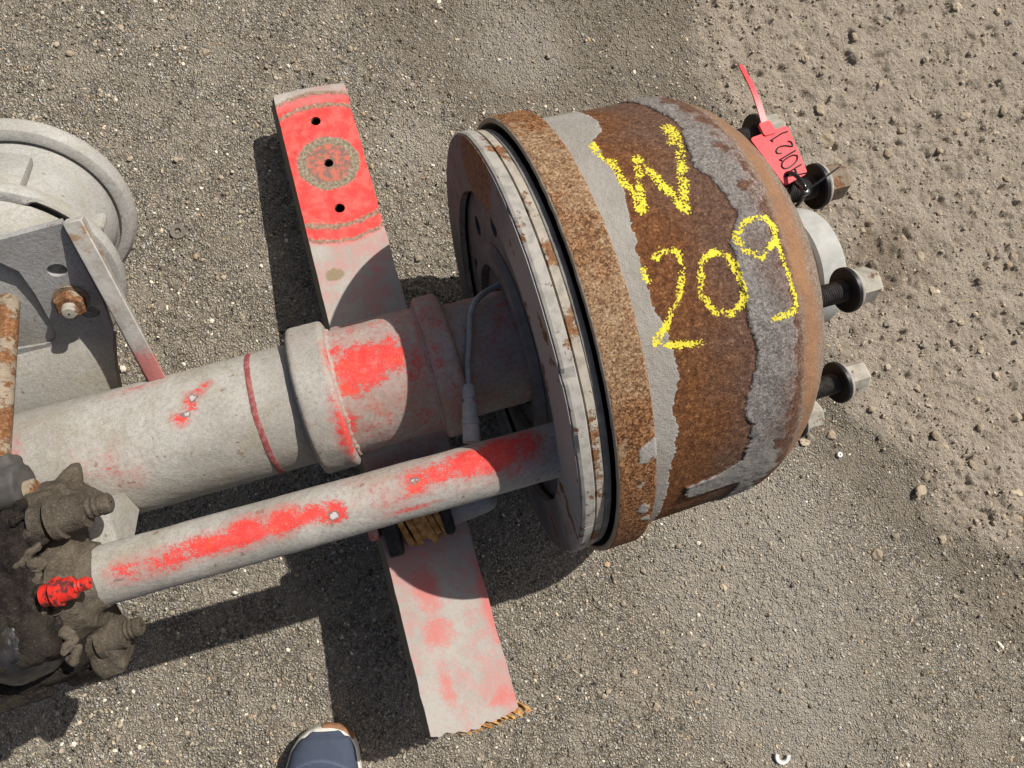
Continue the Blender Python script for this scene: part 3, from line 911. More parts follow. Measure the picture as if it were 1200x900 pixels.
def build_arm():
    Wd, T = 0.098, 0.030
    bm = bmesh.new()
    # outline, torn at the lower end
    out = [(0.0, 0.0)]
    for k in range(1, 9):
        out.append((-0.002 * math.sin(math.pi * k / 9) + 0.004 * k / 9 * 0, Wd * k / 9))
    out.append((0.0, Wd))
    for k in range(1, 40):
        out.append((0.836 * k / 40, Wd + 0.0006 * math.sin(k * 1.7)))
    nt = 34
    for k in range(nt + 1):
        t = 1 - k / nt
        tear = 0.0055 * mnoise.noise((t * 9.0, 3.1, 0)) + 0.0025 * mnoise.noise((t * 31.0, 1.1, 0)) + 0.006 * math.sin(math.pi * t)
        out.append((0.8365 + tear, Wd * t))
    for k in range(1, 60):
        u = 0.836 * (1 - k / 60)
        out.append((u, 0.0006 * mnoise.noise((u * 60, 0, 0)) + (0.0018 * mnoise.noise((u * 95, 5, 0)) if u > 0.6 else 0)))
    holes = [circle(0.0544, 0.047, 0.0068), circle(0.1225, 0.0495, 0.0062), circle(0.1923, 0.0485, 0.0068)]
    o = poly_prism('suspension_arm', out, holes, T, AM, arm_mat(), axle)
    # slanted flanks: widen the underside a little to the left
    for v in o.data.vertices:
        if v.co.z < -T * 0.5 and v.co.y < 0.004:
            v.co.y -= 0.0085
    # bent-down lip at the far end
    for v in o.data.vertices:
        if v.co.x < 0.0015 and v.co.z > -0.001:
            v.co.z -= 0.002
    # dark bottoms of the holes
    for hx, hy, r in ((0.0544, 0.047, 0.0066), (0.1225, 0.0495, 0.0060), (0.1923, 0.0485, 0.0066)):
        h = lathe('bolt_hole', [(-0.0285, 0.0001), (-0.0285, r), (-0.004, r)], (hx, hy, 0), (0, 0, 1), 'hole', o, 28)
    # splintered rusty fibres along the torn end
    bm = bmesh.new()
    for k in range(46):
        y = 0.018 + 0.084 * k / 45
        L = random.uniform(0.006, 0.016) * (0.6 + 0.6 * k / 45)
        a = random.uniform(-0.55, -0.05)
        m = Matrix.Translation((0.836 + 0.006 * math.sin(math.pi * y / 0.098), y, random.uniform(-0.024, -0.006))) @ Matrix.Rotation(1.05 + a * 0.6, 4, 'Z') @ Matrix.Rotation(random.uniform(0.0, 0.5), 4, 'Y')
        rbox(bm, (L * 2, random.uniform(0.0012, 0.003), random.uniform(0.0015, 0.004)), m, 0)
    sp = bm_obj('torn_edge', bm, 'rust_lam', o, smooth=False)
    sp['label'] = 'splintered rusty torn edge'
    return o
arm = build_arm()

# clamp hardware on the arm just below the cam tube
def clamp_bits():
    bm = bmesh.new()
    rbox(bm, (0.017, 0.060, 0.085), Matrix.Translation((-0.0415, -0.150, 0.168)) @ Matrix.Rotation(0.1, 4, 'X'), 0.004)
    remesh_obj('clamp_plate', bm, 0.0022, 'rust_dark', axle, 0.0018, 60, 1)
    bm = bmesh.new()
    rbox(bm, (0.012, 0.055, 0.080), Matrix.Translation((0.0205, -0.150, 0.172)), 0.004)
    remesh_obj('clamp_plate', bm, 0.0022, 'rust_dark', axle, 0.0015, 60, 1)
    bm = bmesh.new()
    bcyl(bm, (0.026, -0.148, 0.176), (0.066, -0.150, 0.182), 0.0225, 0.018)
    bmesh.ops.create_uvsphere(bm, u_segments=20, v_segments=12, radius=0.018, matrix=Matrix.Translation((0.066, -0.150, 0.182)))
    bcyl(bm, (0.03, -0.12, 0.17), (0.03, -0.165, 0.165), 0.018)
    remesh_obj('clamp_lug', bm, 0.0022, 'plate_grey', axle, 0.0012, 60, 2)
    bm = bmesh.new()
    rbox(bm, (0.011, 0.040, 0.060), Matrix.Translation((-0.060, -0.140, 0.176)), 0.003)
    o, co = remesh_obj('clamp_end', bm, 0.002, 'paint', axle, 0.0008, 60, 1)
    fattr(o.data, 'red', 0.5 + 0 * co[:, 0]); fattr(o.data, 'chip', 0 * co[:, 0])
    ch = empty('rust_block'); ch.parent = axle
    for k in range(7):
        bm = bmesh.new()
        rbox(bm, (0.0066, 0.050 + 0.006 * math.sin(k * 2.1), 0.040 + 0.004 * math.cos(k * 1.7)),
             Matrix.Translation((-0.029 + 0.0068 * k, -0.152 + 0.002 * math.sin(k * 3), 0.186 + 0.0025 * math.sin(k * 1.3))) @ Matrix.Rotation(0.25, 4, 'Z') @ Matrix.Rotation(0.15 * math.sin(k), 4, 'Y'), 0.0012)
        bm_obj('rust_layer', bm, 'rust_lam', ch)
clamp_bits()

# ------------------------------------------------------------------ cam tube beside the beam
tube_part('cam_tube', -0.290, 0.150, 0.0262, 'cam', n=120, cy=-0.1140, cy1=-0.1225, cz=0.330, amp=0.0006, edge=0.003,
    spots=[(-0.250, -0.10, 0.018, 0.013, 0.60), (-0.215, -0.08, 0.028, 0.011, 0.74), (-0.179, 0.0, 0.030, 0.012, 0.85), (-0.150, 0.10, 0.026, 0.014, 0.95), (-0.120, 0.12, 0.022, 0.013, 0.92), (-0.094, 0.05, 0.022, 0.010, 0.85), (-0.076, -0.08, 0.012, 0.012, 0.80),
           (0.0, 0.22, 0.018, 0.014, 0.78), (0.022, 0.3, 0.026, 0.013, 0.78), (0.05, 0.40, 0.030, 0.016, 0.92), (0.078, 0.50, 0.026, 0.018, 0.90), (0.105, 0.45, 0.022, 0.02, 0.70), (0.09, 0.0, 0.03, 0.02, 0.45), (-0.01, -0.7, 0.028, 0.004, 0.62), (-0.02, 0.1, 0.06, 0.03, 0.30)],
    chips=[(-0.0763, -0.15, 0.006, 0.006, 0.66), (-0.0006, 0.25, 0.0065, 0.005, 0.62), (-0.2576, -0.29, 0.006, 0.002, 0.6)])
def cam_sleeve():
    lathe('cam_tube_end', [(0.138, 0.020), (0.138, 0.0275), (0.141, 0.029), (0.172, 0.029), (0.174, 0.02)], (0, -0.1225, 0.330), AX, 'shield_dark', axle, 48)
cam_sleeve()

# ------------------------------------------------------------------ dust shield and brake ring
def annulus(name, prof, n, mat, a0=0.0, a1=2 * math.pi, noise_amp=0.0, gaps=False, warp=0.0):
    P = lathe_pts(prof, CEN, AX, n, a0=a0, a1=a1, endpoint=gaps)
    if warp:
        chip = warp * (0.6 * fbm(P, 30, 3, 16) - 2.2 * sstep(0.34, 0.44, fbm(P, 26, 2, 19)))
        P[..., 0] += warp * fbm(P, 9, 2, 6)
        rr = np.hypot(P[..., 1], P[..., 2] - HA)
        k = 1 + np.where(rr > 0.2, chip / rr, 0)
        P[..., 1] *= k
        P[..., 2] = HA + (P[..., 2] - HA) * k
    F = grid_faces(len(prof), n, wu=True, wv=not gaps)[:, ::-1]
    me = np_mesh(name, P, F, True, 16)
    if gaps:
        bm = bmesh.new(); bm.from_mesh(me); bm.verts.ensure_lookup_table()
        for j in (0, n - 1):
            bm.faces.new([bm.verts[i * n + j] for i in range(len(prof))])
        bm.to_mesh(me); bm.free()
    return link(name, me, mat, axle)
SH = [(0.1300, 0.172), (0.1300, 0.1735), (0.1300, 0.2250), (0.1300, 0.2262), (0.1310, 0.2286), (0.1335, 0.2296), (0.1420, 0.2290), (0.1432, 0.2275), (0.1432, 0.2200), (0.1360, 0.2190), (0.1355, 0.172)]
sh1 = annulus('dust_shield', SH, 120, 'shield', a0=R_(-131), a1=R_(-60), gaps=True, warp=0.0012)
sh2 = annulus('dust_shield', SH, 260, 'shield', a0=R_(-59.6), a1=R_(228.6), gaps=True, warp=0.0012)
annulus('brake_ring', [(0.1440, 0.196), (0.1440, 0.2265), (0.1450, 0.2280), (0.1520, 0.2274), (0.1530, 0.2260), (0.1530, 0.196)], 220, 'ring', warp=0.0010)
def shield_face():
    g = Mat('shield_face_paint', 0.75)
    n = g.noise(22, 5, 0.65); f = g.noise(200, 4, 0.7)
    x, y, z = g.xyz()
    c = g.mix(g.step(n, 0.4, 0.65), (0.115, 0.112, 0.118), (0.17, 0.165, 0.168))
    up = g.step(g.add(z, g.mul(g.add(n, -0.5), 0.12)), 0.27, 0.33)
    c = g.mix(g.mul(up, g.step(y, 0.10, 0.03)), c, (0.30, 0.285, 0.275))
    rust = g.ramp(f, [(0.3, (0.06, 0.03, 0.018)), (0.5, (0.15, 0.075, 0.035)), (0.7, (0.27, 0.15, 0.08))])
    rm = g.step(g.add(g.dist((0.13, 0.150, 0.385), (0, 1.0, 0.8)), g.mul(g.add(n, -0.5), 0.08)), 0.052, 0.044)
    c = g.mix(rm, c, rust)
    c = g.mix(g.step(g.noise(34, 4, 0.6), 0.60, 0.63), c, rust)
    MT['shield_face'] = g.done(c, g.bump(g.add(f, g.mul(n, 0.5)), 0.0012, 0.6))
    for a0, a1, n_ in ((-131, -60, 90), (-59.6, 228.6, 220)):
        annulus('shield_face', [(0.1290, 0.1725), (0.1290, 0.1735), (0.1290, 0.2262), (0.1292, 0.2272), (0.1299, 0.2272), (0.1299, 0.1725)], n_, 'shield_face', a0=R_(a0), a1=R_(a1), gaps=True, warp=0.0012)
    annulus('brake_liner', [(0.1532, 0.196), (0.1532, 0.2255), (0.1540, 0.2264), (0.1594, 0.2264), (0.1600, 0.2255), (0.1600, 0.196)], 200, 'liner')
MT['liner'] = plain('grey_liner', (0.15, 0.145, 0.135), (0.24, 0.23, 0.21), 60, 0.85, 0.0012)
shield_face()
def spider():
    bm = bmesh.new()
    holes = []
    for k in range(10):
        a = R_(14 + 36 * k)
        holes.append(circle(0.140 * math.cos(a), 0.140 * math.sin(a), 0.0115, n=20))
    holes.append(circle(0, 0, 0.0655, n=60))
    # local X = up, local Y = along y, plate normal towards -X of the world
    m = basis((0.1400, 0, HA), (0, 0, 1), (0, 1, 0), (-1, 0, 0))
    o = poly_prism('brake_spider', circle(0, 0, 0.1735, n=96), holes, 0.010, m, 'shield_dark', axle)
    lathe('spider_ring', [(0.1325, 0.094), (0.1325, 0.110), (0.1392, 0.116), (0.1392, 0.090)], CEN, AX, 'shield_dark', axle, 96, closed=True)
spider()

# ------------------------------------------------------------------ brake drum
CHALK = [
 [(0.2266, 0.5802), (0.2261, 0.497)],
 [(0.232, 0.4654), (0.2378, 0.2134), (0.2562, 0.4509), (0.2638, 0.2998), (0.2738, 0.1632), (0.2857, 0.3197), (0.2986, 0.4663), (0.3043, 0.6032)],
 [(0.2994, 0.6125), (0.2958, 0.4942)],
 [(0.2336, 0.0147), (0.242, 0.0354), (0.2529, 0.0166), (0.2529, -0.0438), (0.2448, -0.1391), (0.2326, -0.1991), (0.2247, -0.2474), (0.2145, -0.2801)],
 [(0.2143, -0.2863), (0.2298, -0.3112), (0.2538, -0.3336)],
 [(0.2204, -0.0176), (0.2207, -0.0667)],
 [(0.2837, -0.0178), (0.2703, -0.0499), (0.2656, -0.107), (0.2629, -0.1594), (0.2694, -0.2348), (0.2864, -0.2608), (0.2983, -0.2287), (0.3003, -0.1687), (0.2983, -0.1108), (0.2943, -0.0461), (0.2837, -0.0178)],
 [(0.3084, 0.0235), (0.3188, 0.0611), (0.3385, 0.0617), (0.3463, 0.0062), (0.3369, -0.0436), (0.3225, -0.0842), (0.3102, -0.0467), (0.3061, 0.0127)],
 [(0.3432, 0.0256), (0.3425, -0.0789), (0.3438, -0.1724), (0.3478, -0.2717), (0.3456, -0.3135), (0.3199, -0.3229)],
]
STRIP = [(0.2514, 0.9945), (0.2471, 0.6861), (0.2312, 0.6222), (0.2265, 0.5013), (0.2307, 0.392), (0.2258, 0.2266), (0.2204, 0.0702), (0.2203, -0.0303), (0.219, -0.1259), (0.2249, -0.2285), (0.2291, -0.33), (0.2289, -0.429), (0.2216, -0.5597), (0.2225, -0.6765), (0.2178, -0.8012), (0.2157, -0.8987), (0.2163, -1.0245), (0.2157, -1.2283)]
FLAKE = [(0.3073, 0.9322), (0.3092, 0.7174), (0.3122, 0.5896), (0.3036, 0.459), (0.2968, 0.3415), (0.3068, 0.2809), (0.3134, 0.1943), (0.3158, 0.1081), (0.299, -0.0042), (0.3002, -0.083), (0.3, -0.2011), (0.2981, -0.3206), (0.3032, -0.4312), (0.2938, -0.5504), (0.2892, -0.6194), (0.2896, -0.6844), (0.2973, -0.7488), (0.2926, -0.9402), (0.2682, -0.9954), (0.2369, -1.0097), (0.2405, -1.105), (0.300, -1.135)]
FLAKER = [(0.3423, 0.8284), (0.3407, 0.5877), (0.3469, 0.4028), (0.3483, 0.1961), (0.3508, 0.0218), (0.35, -0.1713), (0.3493, -0.3774), (0.3456, -0.5526), (0.3418, -0.7274), (0.3396, -0.9179)]
def curve_of(tab, ph):
    t = sorted((p, x) for x, p in tab)
    return np.interp(ph, [q[0] for q in t], [q[1] for q in t])
def build_drum():
    # profile: lip, band, step, barrel, domed shoulder
    pr = [(0.300, 0.2085), (0.200, 0.2085), (0.172, 0.2290), (0.1640, 0.2305), (0.1622, 0.2315), (0.1618, 0.2325), (0.1618, 0.2355), (0.1632, 0.2368)]
    pr += [(x, 0.2370) for x in np.linspace(0.165, 0.1955, 26)]
    pr += [(0.1970, 0.2366), (0.1980, 0.2352), (0.1984, 0.2325), (0.1988, 0.2262), (0.1994, 0.2248)]
    pr += [(x, 0.2245 - 0.002 * (x - 0.2) / 0.12) for x in np.linspace(0.2005, 0.320, 104)]
    th = np.linspace(0, math.pi / 2, 112)[1:]
    pr += [(0.32 + 0.11 * math.sin(t), 0.08 + 0.1425 * math.cos(t)) for t in th]
    pr += [(0.430, 0.07), (0.430, 0.055)]
    pr = np.array(pr)
    ph = np.concatenate([np.linspace(-1.72, 1.50, 640, endpoint=False), np.linspace(1.50, 2 * math.pi - 1.72, 90, endpoint=False)])
    X = np.repeat(pr[:, 0][:, None], len(ph), 1)
    Rr = np.repeat(pr[:, 1][:, None], len(ph), 1)
    PH = np.repeat(ph[None], len(pr), 0)
    PW = np.where(PH > math.pi, PH - 2 * math.pi, PH)
    p = np.stack([X, Rr * np.sin(PH), Rr * np.cos(PH)], -1)
    outer = np.zeros_like(X, bool)
    outer[5:] = True
    body = outer & (X > 0.1992)
    n_lo = fbm(p, 28, 3, 3)
    n_mid = fbm(p, 90, 3, 13)
    n_hi = fbm(p, 330, 2, 23)
    strip = (curve_of(STRIP, PW) - X) + 0.0030 * n_mid + 0.0024 * n_hi
    xl = curve_of(FLAKE, PW); xr = curve_of(FLAKER, PW)
    flake = np.minimum(X - xl + 0.0034 * n_mid + 0.0028 * n_hi, xr - X - 0.004 + 0.022 * n_lo + 0.012 * n_mid)
    fl_l = X - xl + 0.0034 * n_mid + 0.0028 * n_hi
    band = outer & (X <= 0.1985)
    # patches of old paint on the band
    bp = np.full_like(X, -1.0)
    for sx, sp, r, el in ((0.1886, -0.6736, 0.0075, 1.0), (0.1945, -0.66, 0.008, 1.0), (0.1857, -0.9653, 0.0050, 1.0), (0.1816, -0.8204, 0.003, 1.0), (0.19, -1.05, 0.004, 1.0)):
        bp = np.maximum(bp, r - np.hypot(X - sx, 0.237 * (PW - sp) / 1.35) + 0.003 * n_mid + 0.002 * n_hi)
    d = 0.00035 * n_hi + 0.0005 * n_mid * 0.6
    sm = sstep(-0.0004, 0.0006, strip) * body
    fm = sstep(-0.0003, 0.0006, fl_l) * (X < 0.352) * body * sstep(0.36, 0.335, X)
    d = d + 0.0010 * sm + 0.0021 * fm * (0.8 + 0.5 * n_lo) + 0.0009 * sstep(-0.0004, 0.0006, bp) * band
    d = d + 0.0006 * fm * n_mid
    d = d * outer
    # ragged outer edges of the band
    X2 = X + np.where(band, 0.0006 * n_mid * (np.abs(X - 0.18) > 0.012), 0)
    nrm_r = np.where(X > 0.32, np.clip((Rr - 0.08) / 0.1425, 0, 1), 1)
    Rr2 = Rr + d * nrm_r
    X2 = X2 + d * np.sqrt(1 - nrm_r ** 2)
    P = np.stack([X2, Rr2 * np.sin(PH), HA + Rr2 * np.cos(PH)], -1)
    # chalk distance field in unrolled surface coordinates
    arc = np.where(X > 0.32, 0.32 + np.arcsin(np.clip((X - 0.32) / 0.11, 0, 1)) * 0.118, X)
    def arcf(x): return 0.32 + math.asin(min(1, (x - 0.32) / 0.11)) * 0.118 if x > 0.32 else x
    cx, cy = arc, 0.2225 * PW
    cd = np.full_like(X, 0.05)
    m = body & (PW > -0.6) & (PW < 0.8)
    px, py = cx[m], cy[m]
    best = np.full(px.shape, 0.05)
    for ci, s in enumerate(CHALK):
        wk = 0.72 if ci < 3 else 1.0
        q = [(arcf(a), 0.2225 * b) for a, b in s]
        for (x0, y0), (x1, y1) in zip(q, q[1:]):
            L2 = (x1 - x0) ** 2 + (y1 - y0) ** 2 + 1e-12
            t = np.clip(((px - x0) * (x1 - x0) + (py - y0) * (y1 - y0)) / L2, 0, 1)
            best = np.minimum(best, wk * np.hypot(px - x0 - t * (x1 - x0), py - y0 - t * (y1 - y0)))
    cd[m] = best
    F = grid_faces(len(pr), len(ph), wv=True)[:, ::-1]
    me = np_mesh('brake_drum', P, F, True, 60)
    fattr(me, 'strip', np.where(body, strip * 200, -5))
    fattr(me, 'flake', np.where(body, flake * 200, -5))
    fattr(me, 'patch', np.where(band, bp * 200, -5))
    fattr(me, 'chalk', cd * 200)
    fattr(me, 'outer', outer.astype(float))
    # material
    g = Mat('rusted_drum', 0.85, spec=0.2)
    x, y, z = g.xyz()
    n1 = g.noise(18, 5, 0.62)
    n2 = g.noise(170, 6, 0.78)
    n3 = g.noise(700, 3, 0.65)
    sp = g.vor(620, 'F1', out='Color')
    spx = g.xyz(sp)[0]
    rust = g.ramp(g.add(g.mul(n2, 0.8), g.mul(spx, 0.2)), [(0.25, (0.033, 0.015, 0.009)), (0.43, (0.105, 0.041, 0.016)), (0.58, (0.185, 0.076, 0.027)), (0.78, (0.40, 0.20, 0.085))])
    violet = g.ramp(g.add(g.mul(n2, 0.78), g.mul(spx, 0.22)), [(0.25, (0.035, 0.020, 0.015)), (0.45, (0.10, 0.053, 0.035)), (0.62, (0.165, 0.092, 0.06)), (0.82, (0.38, 0.26, 0.19))])
    vm = g.step(g.add(x, g.mul(g.add(n1, -0.5), 0.10)), 0.235, 0.295)
    col = g.mix(vm, rust, violet)
    # shoulder: orange brown with streaks of grey
    sh = g.ramp(g.add(g.mul(n1, 0.6), g.mul(n2, 0.4)), [(0.3, (0.15, 0.105, 0.075)), (0.5, (0.27, 0.15, 0.085)), (0.66, (0.36, 0.195, 0.10))])
    grey = g.ramp(g.add(g.mul(n2, 0.6), g.mul(spx, 0.4)), [(0.25, (0.09, 0.075, 0.062)), (0.5, (0.20, 0.17, 0.14)), (0.75, (0.34, 0.30, 0.26))])
    sh = g.mix(g.mul(g.step(n3, 0.5, 0.66), 0.5), sh, (0.11, 0.075, 0.055))
    sx = g.add(x, g.add(g.mul(g.add(n1, -0.5), 0.045), g.mul(g.add(n2, -0.5), 0.02)))
    sh = g.mix(g.mul(g.step(sx, 0.372, 0.386), 0.75), sh, grey)
    sh = g.mix(g.mul(g.step(sx, 0.404, 0.412), 0.7), sh, (0.25, 0.14, 0.08))
    sh = g.mix(g.mul(g.step(sx, 0.358, 0.350), 0.6), sh, grey)
    col = g.mix(g.step(g.add(x, g.mul(g.add(n2, -0.5), 0.012)), 0.344, 0.354), col, sh)
    # band: tan rust, darker below
    bc = g.ramp(g.add(g.mul(n2, 0.5), g.mul(spx, 0.5)), [(0.2, (0.10, 0.052, 0.027)), (0.45, (0.235, 0.138, 0.075)), (0.65, (0.34, 0.22, 0.125)), (0.85, (0.52, 0.39, 0.25))])
    bc2 = g.ramp(g.add(g.mul(n2, 0.5), g.mul(spx, 0.5)), [(0.25, (0.055, 0.025, 0.014)), (0.5, (0.19, 0.08, 0.03)), (0.8, (0.42, 0.22, 0.10))])
    by = g.add(y, g.mul(g.add(n1, -0.5), 0.20))
    bcol = g.mix(g.mx(g.mx(g.step(by, -0.07, -0.15), g.step(by, 0.155, 0.165)), g.mul(g.step(n1, 0.52, 0.60), 0.65)), bc, bc2)
    bcol = g.mix(g.mul(g.step(g.noise(40, 4, 0.65), 0.56, 0.68), 0.55), bcol, (0.44, 0.33, 0.22))
    col = g.mix(g.step(x, 0.1990, 0.1980), col, bcol)
    # thin pale line along the edges of the band
    col = g.mix(g.mul(g.step(g.add(x, g.mul(g.add(n2, -0.5), 0.003)), 0.1638, 0.1628), 0.9), col, (0.40, 0.34, 0.27))
    # old grey paint
    pv = g.add(g.attr('strip'), g.mul(g.add(n3, -0.5), 0.25))
    pc = g.mix(g.step(n1, 0.35, 0.65), (0.345, 0.325, 0.295), (0.29, 0.27, 0.24))
    pc = g.mix(g.mul(g.step(n2, 0.58, 0.70), 0.5), pc, (0.24, 0.20, 0.15))
    col = g.mix(g.mul(g.step(pv, -0.22, -0.02), 0.75), col, (0.05, 0.03, 0.02))
    col = g.mix(g.step(pv, -0.04, 0.04), col, pc)
    col = g.mix(g.step(g.add(g.attr('patch'), g.mul(g.add(n3, -0.5), 0.2)), -0.04, 0.04), col, pc)
    # grey scale layer
    fv = g.add(g.attr('flake'), g.mul(g.add(n3, -0.5), 0.35))
    fc = g.ramp(g.add(g.mul(n2, 0.45), g.add(g.mul(n1, 0.25), g.mul(spx, 0.3))), [(0.26, (0.085, 0.075, 0.068)), (0.44, (0.175, 0.158, 0.146)), (0.58, (0.245, 0.225, 0.208)), (0.74, (0.38, 0.35, 0.325))])
    fc = g.mix(g.mul(g.step(g.add(n1, g.mul(g.add(x, -0.32), 6.0)), 0.46, 0.70), 0.6), fc, violet)
    fc = g.mix(g.step(y, -0.165, -0.19), fc, g.mix(n2, (0.30, 0.28, 0.25), (0.20, 0.19, 0.175)))
    rim = g.mul(g.step(g.attr('flake'), 1.6, 0.2), g.step(x, 0.328, 0.342))
    fc = g.mix(g.mul(rim, g.step(n3, 0.5, 0.62)), fc, (0.42, 0.33, 0.31))
    col = g.mix(g.mul(g.mul(g.step(fv, -0.28, -0.05), g.step(x, 0.33, 0.32)), 0.7), col, (0.04, 0.028, 0.022))
    fedge = g.step(fv, -0.03, 0.06)
    fsoft = g.step(g.add(g.attr('flake'), g.add(g.mul(g.add(n2, -0.5), 3.0), g.mul(g.add(n3, -0.5), 1.5))), -0.3, 1.0)
    fm_ = g.mix(g.step(x, 0.322, 0.334), fedge, fsoft)
    col = g.mix(fm_, col, fc)
    # chalk
    cg = g.mul(g.add(g.noise(470, 2, 0.6), -0.5), 8.0)
    cb = g.mul(g.add(g.noise(75, 3, 0.6), -0.5), 5.5)
    cd2 = g.attr('chalk')
    cv = g.add(g.add(cg, cb), g.mul(g.mul(cd2, cd2), -2.7))
    cm = g.step(cv, -0.75, -0.35)
    chc = g.mix(g.noise(300, 2, 0.5), (0.72, 0.58, 0.02), (0.85, 0.76, 0.10))
    col = g.mix(cm, col, chc)
    # unseen inner wall
    inn = g.mix(n2, (0.12, 0.115, 0.11), (0.20, 0.19, 0.18))
    col = g.mix(g.attr('outer'), inn, col)
    h = g.add(g.add(g.mul(n2, 0.55), g.mul(n3, 0.6)), g.mul(cm, 0.3))
    mat = g.done(col, g.bump(h, 0.0020, 0.95))
    o = link('brake_drum', me, mat, axle)
    tag(o, 'brown rusted drum with peeling grey layers and yellow chalk W 209')
    return o
drum = build_drum()

# ------------------------------------------------------------------ hub, studs, nuts
hub = lathe('hub', [(0.425, 0.001), (0.425, 0.062), (0.455, 0.060), (0.462, 0.055), (0.462, 0.001)], CEN, AX, 'hub2', axle, 72)
lathe('hub_cap', [(0.460, 0.001), (0.460, 0.060), (0.476, 0.060), (0.477, 0.067), (0.480, 0.0700), (0.505, 0.0700), (0.510, 0.0675), (0.511, 0.060), (0.507, 0.056), (0.507, 0.001)], CEN, AX, 'hub', axle, 96)
for k in range(10):
    phi = R_(16 + 36 * k)
    rr = 0.1675
    c = np.array((0.0, rr * math.sin(phi), HA + rr * math.cos(phi)))
    dome = 0.32 + 0.11 * math.sqrt(1 - ((rr - 0.08) / 0.1425) ** 2)
    off = [0.004, 0.0, -0.003, 0.002, -0.002, 0.0, 0.002, 0.0, 0.001, 0.0][k]
    st = lathe('wheel_stud', thread_prof(dome - 0.03, 0.460 + off, 0.0105), tuple(c), AX, 'thread', axle, 24, sharp=20)
    w = lathe('washer', [(0.4300 + off, 0.0108), (0.4300 + off, 0.0208), (0.4312 + off, 0.0218), (0.4345 + off, 0.0218), (0.4345 + off, 0.0108)], tuple(c), AX, 'black', st, 40, closed=True)
    w2 = lathe('washer_rim', [(0.4347 + off, 0.0108), (0.4347 + off, 0.0206), (0.4362 + off, 0.0210), (0.4385 + off, 0.0200), (0.4390 + off, 0.0108)], tuple(c), AX, 'washer_pale', st, 40, closed=True)
    nm = 'nutrust' if k in (0, 2, 3, 4, 5, 6) else 'nut'
    hexnut('wheel_nut', tuple(c + np.array((0.4392 + off, 0, 0))), AX, 0.0170, 0.0225, nm, st, rot=0.35 + k * 0.71)

# ------------------------------------------------------------------ sensor cable and plug
sweep('sensor_cable', [(0.170, 0.060, 0.268), (0.150, 0.062, 0.274), (0.128, 0.058, 0.283), (0.108, 0.047, 0.296), (0.0955, 0.030, 0.305), (0.0870, 0.006, 0.3085), (0.0790, -0.016, 0.3075), (0.0735, -0.040, 0.3035)], 0.0032, 'rubber', axle, 12, 8)
d0 = np.array((0.0742, -0.036, 0.3040)); d1 = np.array((0.0610, -0.092, 0.3090))
ln = float(np.linalg.norm(d1 - d0))
lathe('cable_plug', [(0.0, 0.001), (0.0, 0.0050), (0.003, 0.0066), (0.014, 0.0066), (0.0145, 0.0056), (0.018, 0.0056), (0.0185, 0.0074), (0.034, 0.0078), (0.0345, 0.0086), (0.040, 0.0090), (0.0405, 0.0082), (ln, 0.0088), (ln, 0.001)], tuple(d0), tuple(d1 - d0), 'connector', axle, 28)

# ------------------------------------------------------------------ brake chamber at the left
E_ = 0.676
CU = Vector((0, math.cos(E_), -math.sin(E_)))
CC = Vector((-0.328, 0.193, 0.2655))           # centre of the clamp ring
BOSS = -0.36
def chamber():
    ch = empty('brake_chamber'); ch.parent = axle
    body = [(-0.042, 0.001), (-0.042, 0.060), (-0.040, 0.066), (-0.026, 0.080), (-0.012, 0.0895), (-0.0085, 0.0905), (-0.0085, 0.085), (0.012, 0.085),
            (0.014, 0.0885), (0.020, 0.0880), (0.026, 0.0830), (0.034, 0.0790), (0.060, 0.0775), (0.100, 0.0800), (0.122, 0.0835), (0.128, 0.0850), (0.1290, 0.0880)]
    def bp(prof): return [(a, r * 0.995) for a, r in prof]
    lathe('chamber_body', bp(body), tuple(CC), tuple(CU), 'chamber', ch, 120)
    ring = [(-0.0080, 0.0860), (-0.0105, 0.0920), (-0.0085, 0.0985), (-0.002, 0.1012), (0.006, 0.1010), (0.0115, 0.0975), (0.0125, 0.0915), (0.010, 0.0860)]
    P = lathe_pts(ring, CC, CU, 150)
    a, u, s = frame(CU)
    # the pressed step in the clamp band
    ph = np.linspace(-math.pi, math.pi, 150, endpoint=False)
    P = lathe_pts(ring, CC, CU, 150, a0=-math.pi, a1=math.pi)
    st = sstep(-1.22, -1.16, ph) * sstep(-0.62, -0.70, ph)
    rad = np.cos(ph)[:, None] * u + np.sin(ph)[:, None] * s
    P += (np.array([0.010, 0.006, 0.002, 0, 0, 0, 0, 0])[:, None] * st[None])[..., None] * rad[None]
    me = np_mesh('clamp_ring', P, grid_faces(len(ring), 150, wu=True, wv=True)[:, ::-1], True, 40)
    link('clamp_ring', me, 'chamber', ch)
    flange = [(0.1290, 0.0860), (0.1240, 0.0880), (0.1235, 0.0925), (0.1260, 0.0985), (0.1330, 0.1022), (0.1430, 0.1030), (0.1500, 0.1010), (0.1540, 0.0950), (0.158, 0.07), (0.158, 0.001)]
    lathe('chamber_flange', flange, tuple(CC), tuple(CU), 'chamber', ch, 140)
    # bolt lugs of the clamp band and cast ribs on the body
    for ang in (BOSS, -1.48, 1.3, 2.4, 0.6):
        r = u * math.cos(ang) + s * math.sin(ang)
        t = np.cross(np.array(CU), r)
        bm = bmesh.new()
        c0 = np.array(CC) + np.array(CU) * 0.062 + r * 0.078
        rbox(bm, (0.020, 0.030 if ang == BOSS else 0.009, 0.070 if ang == BOSS else 0.030), basis(Vector(tuple(c0)), Vector(tuple(r)), Vector(tuple(t)), CU), 0.004)
        bm_obj('rib', bm, 'chamber', ch)
    return ch
chamber()

